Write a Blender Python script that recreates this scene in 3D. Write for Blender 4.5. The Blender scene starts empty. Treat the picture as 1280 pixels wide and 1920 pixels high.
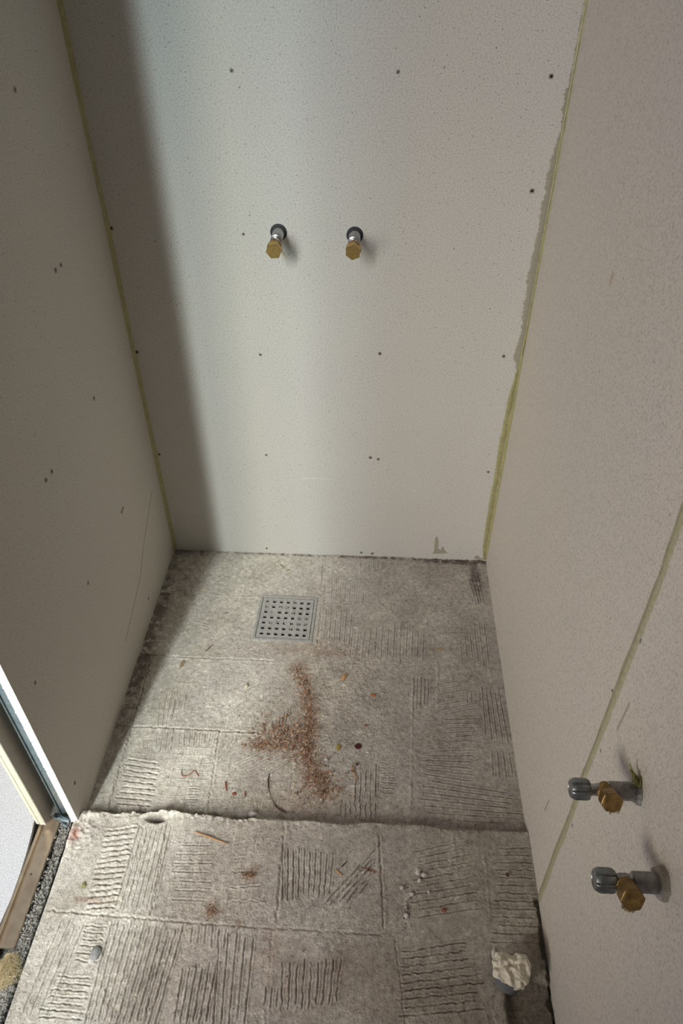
import bpy, bmesh, math, random
import numpy as np
from mathutils import Vector, Matrix, noise as mnoise

C = bpy.context.scene.collection
S = bpy.context.scene
W = 0.88            # room width (m)
H = 0.022           # the outer floor lies this much above the shower floor
PI = math.pi

# ---------------------------------------------------------------- camera
def make_camera():
    yaw, pitch, roll = 0.052231, 0.703459, -0.000794
    cy, sy, cp, sp, cr, sr = math.cos(yaw), math.sin(yaw), math.cos(pitch), math.sin(pitch), math.cos(roll), math.sin(roll)
    f = Vector((-sy * cp, cy * cp, -sp)); r = Vector((cy, sy, 0)); u = r.cross(f)
    rr = cr * r + sr * u; uu = -sr * r + cr * u
    cam = bpy.data.cameras.new('camera'); o = bpy.data.objects.new('camera', cam); C.objects.link(o)
    cam.sensor_fit = 'VERTICAL'; cam.sensor_height = 36; cam.sensor_width = 24
    cam.lens = 1329.73 / 1920 * 36
    cam.clip_start = 0.02
    m = Matrix((rr, uu, -f)).transposed().to_4x4()
    m.translation = Vector((0.551353, -1.445097, 1.388558))
    o.matrix_world = m
    S.camera = o
make_camera()

# ---------------------------------------------------------------- world, lamps, exposure
S.view_settings.view_transform = 'Standard'; S.view_settings.look = 'None'
S.view_settings.exposure = 0.03; S.view_settings.gamma = 1; S.view_settings.use_curve_mapping = False
w = bpy.data.worlds.new('world'); S.world = w; w.use_nodes = True
w.node_tree.nodes['Background'].inputs[0].default_value = (1.0, 0.96, 0.90, 1)
w.node_tree.nodes['Background'].inputs[1].default_value = 0.03
def area(name, loc, target, sx, sy, power, col, spread=180):
    l = bpy.data.lights.new(name, 'AREA'); l.shape = 'RECTANGLE'; l.size = sx; l.size_y = sy
    l.energy = power; l.color = col; l.spread = math.radians(spread)
    o = bpy.data.objects.new(name, l); C.objects.link(o); o.location = loc
    d = Vector(target) - Vector(loc)
    o.rotation_euler = d.to_track_quat('-Z', 'Y').to_euler()
    return o
# daylight from windows of the neighbouring room, through the door opening on the left, plus added fill
area('daylight_narrow_window', (-0.265, -2.42, 1.50), (0.35, 0, 0.6), 0.07, 1.6, 14, (0.50, 0.86, 1.0))
area('daylight_narrow_sky', (-0.265, -2.42, 1.9), (0.35, 0, -0.1), 0.07, 0.9, 4.8, (0.98, 0.92, 0.83), 60)
area('daylight_side_window', (-1.55, -2.75, 0.9), (0.2, -1.0, 0.4), 0.8, 0.9, 13, (0.60, 0.58, 1.0))
area('daylight_side_sky', (-1.55, -2.75, 1.3), (0.5, -0.6, 0.4), 0.8, 0.9, 6.8, (1.0, 0.95, 0.70), 70)
area('fill_second', (-0.5, -2.6, 1.6), (0.45, 0, 0.3), 0.2, 1.0, 3.8, (1.0, 0.94, 0.72), 80)  # added fill lamp for the back wall, not a known window
area('fill_second_high', (-0.75, -2.7, 1.9), (0.5, 0, 0.1), 0.4, 0.9, 1.9, (0.60, 0.52, 1.0), 80)  # added upper fill lamp beside it, no sky opening known there
area('fill_opposite', (-2.0, -1.3, 1.2), (0.8, -1.0, 0.5), 1.0, 1.0, 2.5, (1.0, 0.45, 0.45))  # added fill lamp facing the door opening, not a known window

# ---------------------------------------------------------------- mesh helpers
def new_obj(name, me, mat=None, parent=None):
    o = bpy.data.objects.new(name, me); C.objects.link(o)
    if mat: me.materials.append(mat)
    if parent: o.parent = parent
    return o
def obj(name, bm, mat=None, parent=None, smooth=True, angle=40):
    bmesh.ops.recalc_face_normals(bm, faces=bm.faces)
    me = bpy.data.meshes.new(name); bm.to_mesh(me); bm.free()
    if smooth:
        me.polygons.foreach_set('use_smooth', [True] * len(me.polygons))
        me.set_sharp_from_angle(angle=math.radians(angle))
    return new_obj(name, me, mat, parent)
def tag(o, label=None, cat=None, group=None, kind=None):
    if label: o['label'] = label
    if cat: o['category'] = cat
    if group: o['group'] = group
    if kind: o['kind'] = kind
    return o
def empty(name, loc, label, cat, group=None):
    o = bpy.data.objects.new(name, None); C.objects.link(o); o.location = loc; o.empty_display_size = .02
    tag(o, label, cat, group); return o
def box(bm, a, b, bevel=0):
    r = bmesh.ops.create_cube(bm, size=1)
    vs = r['verts']
    for v in vs:
        v.co = Vector([(a[i] + b[i]) / 2 + v.co[i] * (b[i] - a[i]) for i in range(3)])
    if bevel:
        es = list({e for v in vs for e in v.link_edges})
        bmesh.ops.bevel(bm, geom=es, offset=bevel, segments=2, affect='EDGES')
def frame_of(d):
    d = d.normalized(); a = Vector((0, 0, 1)) if abs(d.z) < .9 else Vector((1, 0, 0))
    x = d.cross(a).normalized(); y = d.cross(x); return x, y
def lathe(bm, prof, o, d, n=32, sides=None, phase=0, jitter=0):
    """prof = [(distance along d, radius)]; closed at both ends. sides gives a prism look."""
    o = Vector(o); d = Vector(d).normalized(); x, y = frame_of(d)
    m = sides or n
    rings = []
    for (t, r) in prof:
        ring = []
        for k in range(m):
            a = 2 * PI * k / m + phase
            rj = r * (1 + jitter * (mnoise.noise(Vector((math.cos(a) * 2, math.sin(a) * 2, t * 300)))))
            ring.append(bm.verts.new(o + d * t + (x * math.cos(a) + y * math.sin(a)) * rj))
        rings.append(ring)
    for a, b in zip(rings, rings[1:]):
        for k in range(m):
            bm.faces.new((a[k], a[(k + 1) % m], b[(k + 1) % m], b[k]))
    bm.faces.new(rings[0]); bm.faces.new(rings[-1][::-1])
def ring_mesh(bm, o, d, r0, r1, h, n=40, jit=0):
    """flat collar with a hole"""
    o = Vector(o); d = Vector(d).normalized(); x, y = frame_of(d)
    R = []
    for (r, t) in ((r0, 0), (r1, 0), (r1 * .96, h), (r0, h)):
        ring = []
        for k in range(n):
            a = 2 * PI * k / n
            rj = r * (1 + (jit * mnoise.noise(Vector((math.cos(a) * 1.7, math.sin(a) * 1.7, r * 90))) if r == r1 or r == r1 * .96 else 0))
            ring.append(bm.verts.new(o + d * t + (x * math.cos(a) + y * math.sin(a)) * rj))
        R.append(ring)
    for i in range(4):
        a, b = R[i], R[(i + 1) % 4]
        for k in range(n):
            bm.faces.new((a[k], a[(k + 1) % n], b[(k + 1) % n], b[k]))
def tube(bm, pts, r, n=6):
    """tapered tube, r is a function of 0..1 or a number"""
    rf = r if callable(r) else (lambda t: r)
    rings = []
    for i, p in enumerate(pts):
        p = Vector(p)
        d = (Vector(pts[min(i + 1, len(pts) - 1)]) - Vector(pts[max(i - 1, 0)]))
        x, y = frame_of(d)
        rings.append([bm.verts.new(p + (x * math.cos(2 * PI * k / n) + y * math.sin(2 * PI * k / n)) * rf(i / (len(pts) - 1))) for k in range(n)])
    for a, b in zip(rings, rings[1:]):
        for k in range(n):
            bm.faces.new((a[k], a[(k + 1) % n], b[(k + 1) % n], b[k]))
    bm.faces.new(rings[0]); bm.faces.new(rings[-1][::-1])
def lump(bm, c, s, seed=0, amp=.35, sub=2, freq=1.6):
    r = bmesh.ops.create_icosphere(bm, subdivisions=sub, radius=1)
    for v in r['verts']:
        p = v.co.copy()
        k = 1 + amp * mnoise.noise(p * freq + Vector((seed * 7.3, seed * 1.9, 0)))
        k += amp * .4 * mnoise.noise(p * freq * 2.7 + Vector((seed * 3.1, 0, 4)))
        v.co = Vector((c[0] + p.x * k * s[0], c[1] + p.y * k * s[1], c[2] + p.z * k * s[2]))

# ---------------------------------------------------------------- materials
def mat(name, rough=.8, metal=0):
    m = bpy.data.materials.new(name); m.use_nodes = True
    nt = m.node_tree; b = nt.nodes['Principled BSDF']
    b.inputs['Roughness'].default_value = rough; b.inputs['Metallic'].default_value = metal
    return m, nt, b
def N(nt, t, **kw):
    n = nt.nodes.new(t)
    for k, v in kw.items():
        if k in n.inputs: n.inputs[k].default_value = v
        else: setattr(n, k, v)
    return n
def ramp(nt, src, stops):
    r = nt.nodes.new('ShaderNodeValToRGB')
    while len(r.color_ramp.elements) < len(stops): r.color_ramp.elements.new(.5)
    for e, (p, c) in zip(r.color_ramp.elements, stops):
        e.position = p; e.color = (*c, 1) if len(c) == 3 else c
    nt.links.new(src, r.inputs[0]); return r.outputs[0]
def coords(nt, scale=(1, 1, 1)):
    tc = nt.nodes.new('ShaderNodeTexCoord'); mp = nt.nodes.new('ShaderNodeMapping')
    mp.inputs['Scale'].default_value = scale
    nt.links.new(tc.outputs['Object'], mp.inputs[0]); return mp.outputs[0]
def noise(nt, vec, scale, detail=4, rough=.6):
    n = nt.nodes.new('ShaderNodeTexNoise'); n.inputs['Scale'].default_value = scale
    n.inputs['Detail'].default_value = detail; n.inputs['Roughness'].default_value = rough
    nt.links.new(vec, n.inputs['Vector']); return n.outputs['Fac']
def mix(nt, a, b, fac, mode='MIX'):
    m = nt.nodes.new('ShaderNodeMix'); m.data_type = 'RGBA'; m.blend_type = mode
    for s, v in ((6, a), (7, b), (0, fac)):
        if hasattr(v, 'is_linked') or isinstance(v, bpy.types.NodeSocket): nt.links.new(v, m.inputs[s])
        elif s == 0: m.inputs[0].default_value = v
        else: m.inputs[s].default_value = (*v, 1)
    return m.outputs[2]
def bump(nt, b, h, strength, dist):
    n = nt.nodes.new('ShaderNodeBump'); n.inputs['Strength'].default_value = strength; n.inputs['Distance'].default_value = dist
    nt.links.new(h, n.inputs['Height']); nt.links.new(n.outputs[0], b.inputs['Normal'])
def simple(name, c1, c2, scale=40, rough=.8, metal=0, bmp=.3, bd=.001, lo=.35, hi=.65):
    m, nt, b = mat(name, rough, metal); v = coords(nt)
    f = noise(nt, v, scale)
    nt.links.new(ramp(nt, f, [(lo, c1), (hi, c2)]), b.inputs['Base Color'])
    if bmp: bump(nt, b, noise(nt, v, scale * 3), bmp, bd)
    return m

def board_mat(name, c, tint):
    """grey gypsum fibre board, flecked all over"""
    m, nt, b = mat(name, .62); v = coords(nt)
    b.inputs['Specular IOR Level'].default_value = .35
    big = ramp(nt, noise(nt, v, 2.3, 3), [(.35, c), (.65, tint)])
    fine = ramp(nt, noise(nt, v, 330, 3, .7), [(.30, (.68, .68, .67)), (.50, (1, 1, 1)), (.70, (1.10, 1.10, 1.10))])
    col = mix(nt, big, fine, 1.0, 'MULTIPLY')
    # scattered dark paper flecks
    vo = N(nt, 'ShaderNodeTexVoronoi', Scale=135.0); nt.links.new(v, vo.inputs['Vector'])
    f1 = ramp(nt, vo.outputs['Distance'], [(.10, (1, 1, 1)), (.20, (0, 0, 0))])
    sel = nt.nodes.new('ShaderNodeSeparateColor'); nt.links.new(vo.outputs['Color'], sel.inputs[0])
    f2 = ramp(nt, sel.outputs[0], [(.70, (0, 0, 0)), (.85, (1, 1, 1))])
    mul = N(nt, 'ShaderNodeMath', operation='MULTIPLY'); nt.links.new(f1, mul.inputs[0]); nt.links.new(f2, mul.inputs[1])
    mul2 = N(nt, 'ShaderNodeMath', operation='MULTIPLY'); nt.links.new(mul.outputs[0], mul2.inputs[0]); mul2.inputs[1].default_value = .85
    col = mix(nt, col, (c[0] * .38, c[1] * .36, c[2] * .33), mul2.outputs[0])
    # fewer, larger dark spots
    vo2 = N(nt, 'ShaderNodeTexVoronoi', Scale=30.0); nt.links.new(v, vo2.inputs['Vector'])
    g1 = ramp(nt, vo2.outputs['Distance'], [(.035, (1, 1, 1)), (.06, (0, 0, 0))])
    s2 = nt.nodes.new('ShaderNodeSeparateColor'); nt.links.new(vo2.outputs['Color'], s2.inputs[0])
    g2 = ramp(nt, s2.outputs[1], [(.55, (0, 0, 0)), (.75, (.8, .8, .8))])
    m3 = N(nt, 'ShaderNodeMath', operation='MULTIPLY'); nt.links.new(g1, m3.inputs[0]); nt.links.new(g2, m3.inputs[1])
    col = mix(nt, col, (c[0] * .3, c[1] * .27, c[2] * .24), m3.outputs[0])
    nt.links.new(col, b.inputs['Base Color'])
    bump(nt, b, noise(nt, v, 420, 3), .25, .0004)
    return m
M = {}
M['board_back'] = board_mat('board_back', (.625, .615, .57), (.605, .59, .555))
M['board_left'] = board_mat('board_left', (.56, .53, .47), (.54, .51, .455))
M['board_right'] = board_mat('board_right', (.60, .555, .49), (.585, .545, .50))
M['board_core'] = simple('board_core', (.90, .91, .87), (.80, .81, .77), 260, .9, bmp=.8, bd=.001)
M['board_cream'] = simple('board_cream', (.72, .70, .55), (.62, .60, .47), 160, .8)
M['board_paper'] = simple('board_paper', (.58, .50, .42), (.53, .46, .38), 60, .8, bmp=.1)
M['galv'] = simple('galvanised_steel', (.20, .27, .29), (.30, .36, .38), 90, .42, .75, bmp=.08)
M['glue'] = simple('glue_bead', (.42, .395, .205), (.32, .305, .16), 120, .45, bmp=.5, bd=.0006)
M['glue_pale'] = simple('pale_glue', (.43, .405, .275), (.33, .31, .20), 150, .5, bmp=.6, bd=.0008)
M['glue_grey'] = simple('glue_film', (.40, .38, .30), (.31, .295, .225), 300, .6, bmp=.5, bd=.0006)
M['chrome'] = simple('dull_chrome', (.50, .50, .50), (.30, .29, .29), 160, .30, .95, bmp=.25, bd=.0005)
M['chrome_dirty'] = simple('plaster_dusted_chrome', (.40, .385, .37), (.25, .235, .225), 190, .5, .6, bmp=.4, bd=.0006)
M['knob'] = simple('worn_knob_chrome', (.34, .36, .37), (.16, .17, .175), 70, .34, .8, bmp=.2, bd=.0005)
M['brass'] = simple('brass', (.62, .43, .15), (.48, .33, .12), 220, .38, .9, bmp=.25, bd=.0004)
M['brass_old'] = simple('stained_brass', (.36, .23, .085), (.17, .10, .035), 110, .42, .6, bmp=.5, bd=.0006)
M['black'] = simple('black_collar', (.012, .013, .018), (.02, .02, .028), 100, .6, bmp=0)  # black ring where the stubs leave the wall
M['dark'] = simple('hole_shade', (.012, .010, .009), (.02, .017, .015), 100, .9, bmp=0)  # near-black colour standing in for shade inside holes and the drain
M['screw'] = simple('screw_steel', (.05, .048, .045), (.12, .115, .11), 500, .5, .5, bmp=0)
M['crumb_board'] = simple('torn_board', (.42, .39, .35), (.28, .25, .22), 600, .9)
M['steel'] = simple('drain_steel', (.46, .455, .44), (.66, .655, .63), 130, .5, .55, bmp=.25, bd=.0005, lo=.3, hi=.7)
M['mortar_crumb'] = simple('mortar_crumb', (.80, .78, .71), (.17, .16, .145), 420, .95, bmp=1, bd=.003, lo=.42, hi=.56)
M['white'] = simple('white_plaster', (.72, .70, .64), (.50, .48, .43), 300, .9)
M['grey_stone'] = simple('grey_stone', (.20, .20, .20), (.36, .36, .35), 150, .7)
M['cream'] = simple('cream_stone', (.68, .62, .47), (.50, .44, .32), 200, .9)
M['wood'] = simple('wood_chip', (.50, .28, .12), (.62, .40, .22), 300, .7)
M['wood_dark'] = simple('dark_bark', (.060, .028, .018), (.12, .055, .03), 300, .6)
M['red'] = simple('red_brick', (.26, .075, .045), (.36, .12, .07), 300, .8)
M['dark_red'] = simple('dark_red_chip', (.045, .006, .008), (.075, .012, .012), 200, .4)
M['orange'] = simple('orange_chip', (.50, .18, .07), (.38, .13, .05), 300, .8)
M['tan'] = simple('tan_flake', (.42, .33, .22), (.33, .25, .16), 300, .8)
M['green'] = simple('olive_flake', (.22, .22, .08), (.30, .30, .13), 300, .8)
M['yellow'] = simple('yellow_flake', (.40, .33, .08), (.30, .24, .06), 300, .8)
M['pipe'] = simple('grey_plastic_pipe', (.17, .17, .19), (.12, .12, .135), 50, .45, bmp=.05)
M['rag'] = simple('dusty_white_rag', (.80, .75, .63), (.62, .57, .46), 130, .75, bmp=.5, bd=.001)
M['wool'] = simple('mineral_wool', (.62, .50, .28), (.78, .68, .46), 150, .95, bmp=.6)
M['track'] = simple('brown_track', (.66, .55, .42), (.50, .39, .29), 25, .26, .65, bmp=.05)
M['track_dark'] = simple('track_seat', (.05, .04, .032), (.03, .025, .02), 60, .7)
M['scratch'] = simple('pale_scratch', (.74, .74, .69), (.68, .68, .63), 200, .8, bmp=0)
M['scuff'] = simple('grey_scuff', (.40, .35, .29), (.36, .31, .26), 300, .8, bmp=0)
M['redstain'] = simple('faint_red_stain', (.50, .36, .29), (.53, .41, .34), 300, .8, bmp=0)

def terrazzo():
    m, nt, b = mat('speckled_vinyl', .5); v = coords(nt)
    c = ramp(nt, noise(nt, v, 480, 2), [(.36, (.50, .51, .55)), (.5, (.68, .69, .73)), (.62, (.82, .83, .87))])
    nt.links.new(c, b.inputs['Base Color']); return m
M['vinyl'] = terrazzo()

def mortar():
    m, nt, b = mat('tile_mortar', .88); v = coords(nt)
    b.inputs['Specular IOR Level'].default_value = .25
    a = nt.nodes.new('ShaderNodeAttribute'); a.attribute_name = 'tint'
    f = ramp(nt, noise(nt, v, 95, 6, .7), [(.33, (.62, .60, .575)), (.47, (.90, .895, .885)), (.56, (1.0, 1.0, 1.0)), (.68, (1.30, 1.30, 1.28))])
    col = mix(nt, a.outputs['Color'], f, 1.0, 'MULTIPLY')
    f = ramp(nt, noise(nt, v, 13, 6, .7), [(.34, (.84, .82, .80)), (.50, (.98, .98, .98)), (.64, (1.16, 1.16, 1.16))])
    col = mix(nt, col, f, 1.0, 'MULTIPLY')
    vo = N(nt, 'ShaderNodeTexVoronoi', Scale=105.0); nt.links.new(v, vo.inputs['Vector'])
    g1 = ramp(nt, vo.outputs['Distance'], [(.08, (1, 1, 1)), (.15, (0, 0, 0))])
    s2 = nt.nodes.new('ShaderNodeSeparateColor'); nt.links.new(vo.outputs['Color'], s2.inputs[0])
    g2 = ramp(nt, s2.outputs[1], [(.80, (0, 0, 0)), (.88, (.8, .8, .8))])
    m3 = N(nt, 'ShaderNodeMath', operation='MULTIPLY'); nt.links.new(g1, m3.inputs[0]); nt.links.new(g2, m3.inputs[1])
    col = mix(nt, col, (.06, .045, .035), m3.outputs[0])
    f = ramp(nt, noise(nt, v, 420, 3, .7), [(.32, (.66, .65, .64)), (.48, (1, 1, 1)), (.66, (1.16, 1.16, 1.16))])
    col = mix(nt, col, f, 1.0, 'MULTIPLY')
    nt.links.new(col, b.inputs['Base Color'])
    bump(nt, b, noise(nt, v, 300, 5, .75), 1.0, .0022)
    return m
M['mortar'] = mortar()

def chips_mat():
    m, nt, b = mat('chips', .8)
    a = nt.nodes.new('ShaderNodeAttribute'); a.attribute_name = 'tint'
    nt.links.new(a.outputs['Color'], b.inputs['Base Color']); return m
M['chips'] = chips_mat()

# ================================================================ THE SETTING
# comb strokes: first line (a0,a1), last line (b0,b1), count, depth mm, wobble mm
FAM = [
  ( (0.5187,-0.0223),(0.5205,-0.0744),(0.617,-0.0109),(0.6154,-0.0448),9,0.8,0.3),( (0.4559,-0.0716),(0.4597,-0.1798),(0.5436,-0.1175),(0.5424,-0.1756),8,0.7,0.3),( (0.4484,-0.1991),(0.4495,-0.3141),(0.5145,-0.2142),(0.5121,-0.3193),6,0.8,0.4),( (0.5197,-0.2763),(0.5149,-0.3554),(0.6409,-0.2437),(0.6369,-0.3621),9,0.6,0.3),( (0.6453,-0.2256),(0.6382,-0.362),(0.6997,-0.2671),(0.6924,-0.3592),5,0.7,0.2),( (0.7459,-0.256),(0.8275,-0.2448),(0.7452,-0.3157),(0.7848,-0.3103),6,0.9,0.3),( (0.7885,-0.2798),(0.7893,-0.3543),(0.8538,-0.2239),(0.8521,-0.367),6,0.6,0.3),( (0.6706,-0.4044),(0.6657,-0.4963),(0.7043,-0.4134),(0.7003,-0.4802),5,0.8,0.3),( (0.7302,-0.4227),(0.7773,-0.4112),(0.7219,-0.5088),(0.8193,-0.4813),7,0.9,0.2),( (0.731,-0.5181),(0.8175,-0.5123),(0.7323,-0.5772),(0.7983,-0.5659),6,1.1,0.3),( (0.8288,-0.4222),(0.8242,-0.5633),(0.8667,-0.4277),(0.872,-0.5804),5,0.8,0.3),( (0.7924,-0.4405),(0.7909,-0.4727),(0.8222,-0.4389),(0.8203,-0.4712),4,0.9,0.2),( (0.6918,-0.6012),(0.796,-0.5907),(0.6785,-0.653),(0.7893,-0.6654),6,0.9,0.4),( (0.6781,-0.6663),(0.8743,-0.6903),(0.6752,-0.7512),(0.8712,-0.7521),7,0.8,0.3),( (0.8335,-0.5952),(0.8289,-0.6573),(0.8703,-0.5933),(0.871,-0.6492),4,0.6,0.3),( (0.6983,-0.7577),(0.6978,-0.7685),(0.7809,-0.7567),(0.78,-0.7675),6,0.9,0.3),( (0.5416,-0.6661),(0.5405,-0.7247),(0.5838,-0.6333),(0.5828,-0.7168),5,1.2,0.5),( (0.513,-0.7204),(0.5129,-0.7596),(0.5839,-0.7225),(0.5824,-0.7615),8,1.2,1.0),( (0.594,-0.6327),(0.6225,-0.6338),(0.5946,-0.6989),(0.6243,-0.6997),7,1.1,1.0),( (0.0838,-0.4694),(0.087,-0.5373),(0.1403,-0.4454),(0.1452,-0.53),6,1.1,0.3),( (0.0873,-0.5189),(0.0964,-0.5699),(0.1279,-0.4805),(0.1342,-0.572),5,1.1,0.3),( (0.1096,-0.5746),(0.116,-0.6295),(0.1333,-0.5734),(0.1382,-0.6246),3,1.1,0.3),( (0.1475,-0.5781),(0.1541,-0.6173),(0.2285,-0.5766),(0.2294,-0.6069),8,1.0,0.5),( (0.0724,-0.6019),(0.0781,-0.6276),(0.1017,-0.6004),(0.1058,-0.6262),4,0.7,0.2),( (0.0483,-0.6508),(0.1223,-0.6595),(0.0512,-0.7499),(0.1348,-0.7535),9,2.3,0.35),( (0.0431,-0.7559),(0.0474,-0.7736),(0.1297,-0.7549),(0.1328,-0.7714),8,1.6,0.4),( (0.1902,-0.7563),(0.1959,-0.7671),(0.2267,-0.7533),(0.2313,-0.7653),4,1.4,0.4),( (0.1935,-0.7114),(0.2202,-0.7112),(0.1925,-0.7471),(0.2231,-0.7467),4,1.6,0.3),( (0.2817,-0.6525),(0.3716,-0.6009),(0.3411,-0.6848),(0.4216,-0.6228),5,1.3,0.6),( (0.2361,-0.6234),(0.254,-0.5793),(0.2496,-0.6529),(0.2821,-0.5845),4,1.0,0.3),( (0.3595,-0.5399),(0.3585,-0.5806),(0.3887,-0.4962),(0.3864,-0.5658),5,0.8,0.4),( (0.1222,-0.2596),(0.1455,-0.2656),(0.1266,-0.2807),(0.1523,-0.2864),3,1.2,0.3),( (0.8287,-0.0729),(0.8394,-0.1603),(0.8533,-0.0409),(0.8604,-0.1593),4,0.7,0.3),( (0.3827,-0.5318),(0.3734,-0.5557),(0.3359,-0.5439),(0.3306,-0.5754),4,0.8,0.5),( (0.0605,-0.8183),(0.1184,-0.8068),(0.0652,-0.9594),(0.1167,-0.9532),15,2.0,0.9),( (0.1226,-0.8066),(0.119,-0.9576),(0.1851,-0.8034),(0.1856,-0.9568),8,1.2,0.4),( (0.2018,-0.8389),(0.2733,-0.8352),(0.2161,-0.9345),(0.2823,-0.9338),7,0.7,0.4),( (0.0319,-0.9753),(0.0141,-1.1278),(0.0726,-0.982),(0.0563,-1.1183),4,0.8,0.2),( (0.0741,-0.9862),(0.1122,-0.986),(0.0736,-1.0406),(0.115,-1.04),6,1.2,1.0),( (0.0548,-1.0654),(0.1116,-1.0664),(0.0403,-1.1228),(0.1154,-1.124),7,1.4,0.6),( (0.1204,-0.9751),(0.1204,-1.1259),(0.2481,-0.9772),(0.234,-1.1273),12,1.7,0.6),( (0.2618,-1.0389),(0.2639,-1.1257),(0.3161,-1.0361),(0.3152,-1.1231),6,1.8,0.5),( (0.3142,-0.9909),(0.328,-1.1224),(0.3739,-0.9819),(0.3776,-1.1198),5,1.2,0.3),( (0.2641,-0.9764),(0.2658,-1.0018),(0.3237,-0.9751),(0.3254,-1.0112),6,1.2,0.4),( (0.4054,-0.8233),(0.4176,-0.9287),(0.5039,-0.8385),(0.5017,-0.9152),10,1.6,0.5),( (0.4965,-0.9246),(0.5878,-0.8221),(0.5383,-0.9315),(0.5757,-0.8835),5,1.7,0.5),( (0.4288,-1.0263),(0.435,-1.0951),(0.5282,-1.0131),(0.5228,-1.0795),9,1.2,0.8),( (0.4064,-1.0643),(0.4067,-1.0929),(0.4258,-1.0618),(0.4259,-1.0919),3,1.5,0.4),( (0.6609,-0.8254),(0.7539,-0.8002),(0.6529,-0.9433),(0.7826,-0.9189),10,0.9,0.7),( (0.8188,-0.8122),(0.8799,-0.8091),(0.7861,-0.975),(0.878,-0.9745),13,0.8,0.7),( (0.624,-1.0),(0.7491,-0.9769),(0.6275,-1.0925),(0.7711,-1.0741),9,1.2,0.8),( (0.3141,-0.8331),(0.3235,-0.8275),(0.3212,-0.9336),(0.3887,-0.9302),5,0.7,1.2),
]
RIDGE = [
  ( (0.667,-0.3953),(0.6524,-0.7687) ),( (0.7273,-0.3574),(0.7203,-0.4935) ),( (0.732,-0.791),(0.7365,-0.8704) ),( (0.7895,-0.8015),(0.7891,-0.938) ),( (0.7784,-1.0626),(0.7829,-1.0989) ),( (0.1302,-0.9659),(0.1151,-0.9798) ),
]

rng = np.random.default_rng(4)
X0, X1, Y0, Y1, ST = -0.0085, 0.8815, -1.20, 0.0015, 0.00100
nx = int((X1 - X0) / ST) + 1; ny = int((Y1 - Y0) / ST) + 1
gx = np.linspace(X0, X1, nx); gy = np.linspace(Y0, Y1, ny)
GX, GY = np.meshgrid(gx, gy)
def vnoise(cell, seed, cy=None):
    cy = cy or cell
    r = np.random.default_rng(seed)
    n1 = int((X1 - X0) / cell) + 4; n2 = int((Y1 - Y0) / cy) + 4
    g = r.uniform(-1, 1, (n2, n1))
    u = (GX - X0) / cell + .5; v = (GY - Y0) / cy + .5
    iu = u.astype(int); iv = v.astype(int); fu = u - iu; fv = v - iv
    fu = fu * fu * (3 - 2 * fu); fv = fv * fv * (3 - 2 * fv)
    return (g[iv, iu] * (1 - fu) + g[iv, iu + 1] * fu) * (1 - fv) + (g[iv + 1, iu] * (1 - fu) + g[iv + 1, iu + 1] * fu) * fv
def sstep(a, b, x):
    t = np.clip((x - a) / (b - a), 0, 1); return t * t * (3 - 2 * t)
Z = np.zeros_like(GX)
# broad unevenness and grit
Z += .0016 * vnoise(.11, 1) + .0007 * vnoise(.035, 2)
rough = .45 + .55 * sstep(-.25, .5, vnoise(.07, 3) + .5 * vnoise(.02, 5))
zone = np.exp(-(((GX - .50) / .17) ** 2 + ((GY + .47) / .17) ** 2))          # crumbly middle of the shower
rough = np.clip(rough + .7 * zone, 0, 1.5)
Z += rough * (.00050 * vnoise(.0110, 6) + .00038 * vnoise(.0052, 7) + .00050 * vnoise(.0019, 8))
# crumbs stuck in the mortar
r_ = np.random.default_rng(9)
def stamp(cx, cy, rad, h, flat=False):
    i0 = max(0, int((cx - 3 * rad - X0) / ST)); i1 = min(nx, int((cx + 3 * rad - X0) / ST) + 2)
    j0 = max(0, int((cy - 3 * rad - Y0) / ST)); j1 = min(ny, int((cy + 3 * rad - Y0) / ST) + 2)
    if i1 <= i0 or j1 <= j0: return
    d2 = (GX[j0:j1, i0:i1] - cx) ** 2 + (GY[j0:j1, i0:i1] - cy) ** 2
    Z[j0:j1, i0:i1] += h * np.exp(-d2 / rad ** 2)
for _ in range(2600):
    cx, cy = r_.uniform(0, .88), r_.uniform(-1.2, 0)
    stamp(cx, cy, r_.uniform(.0012, .0028), r_.uniform(-.0012, .0016))
for _ in range(700):
    cx, cy = r_.normal(.48, .12), r_.normal(-.5, .13)
    stamp(cx, cy, r_.uniform(.0015, .0035), r_.uniform(-.001, .002))

def line(a, b, A, wob, width=.0013, seed=0, bend=0):
    a = np.array(a); b = np.array(b); L = np.hypot(*(b - a))
    if L < .004: return
    d = (b - a) / L; n = np.array([-d[1], d[0]])
    pad = .008
    lo = np.minimum(a, b) - pad; hi = np.maximum(a, b) + pad
    i0 = max(0, int((lo[0] - X0) / ST)); i1 = min(nx, int((hi[0] - X0) / ST) + 2)
    j0 = max(0, int((lo[1] - Y0) / ST)); j1 = min(ny, int((hi[1] - Y0) / ST) + 2)
    if i1 <= i0 or j1 <= j0: return
    px = GX[j0:j1, i0:i1] - a[0]; py = GY[j0:j1, i0:i1] - a[1]
    t = px * d[0] + py * d[1]; s = px * n[0] + py * n[1]
    rr = np.random.default_rng(seed)
    kn = max(4, int(L / .0045) + 2); kt = np.linspace(-.004, L + .004, kn)
    off = np.interp(t, kt, rr.normal(0, wob, kn)) + bend * np.sin(np.clip(t / L, 0, 1) * PI)
    amp = np.interp(t, kt, np.clip(rr.uniform(.30, 1.45, kn), 0, 1.25))
    end = sstep(-.002, .003, t) * (1 - sstep(L - .003, L + .002, t))
    s = s - off
    g = -A * np.exp(-(s / width) ** 2) + .36 * A * (np.exp(-((s - 2.5 * width) / (1.5 * width)) ** 2) + np.exp(-((s + 2.5 * width) / (1.5 * width)) ** 2))
    Z[j0:j1, i0:i1] += g * amp * end
k_ = 0
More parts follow.
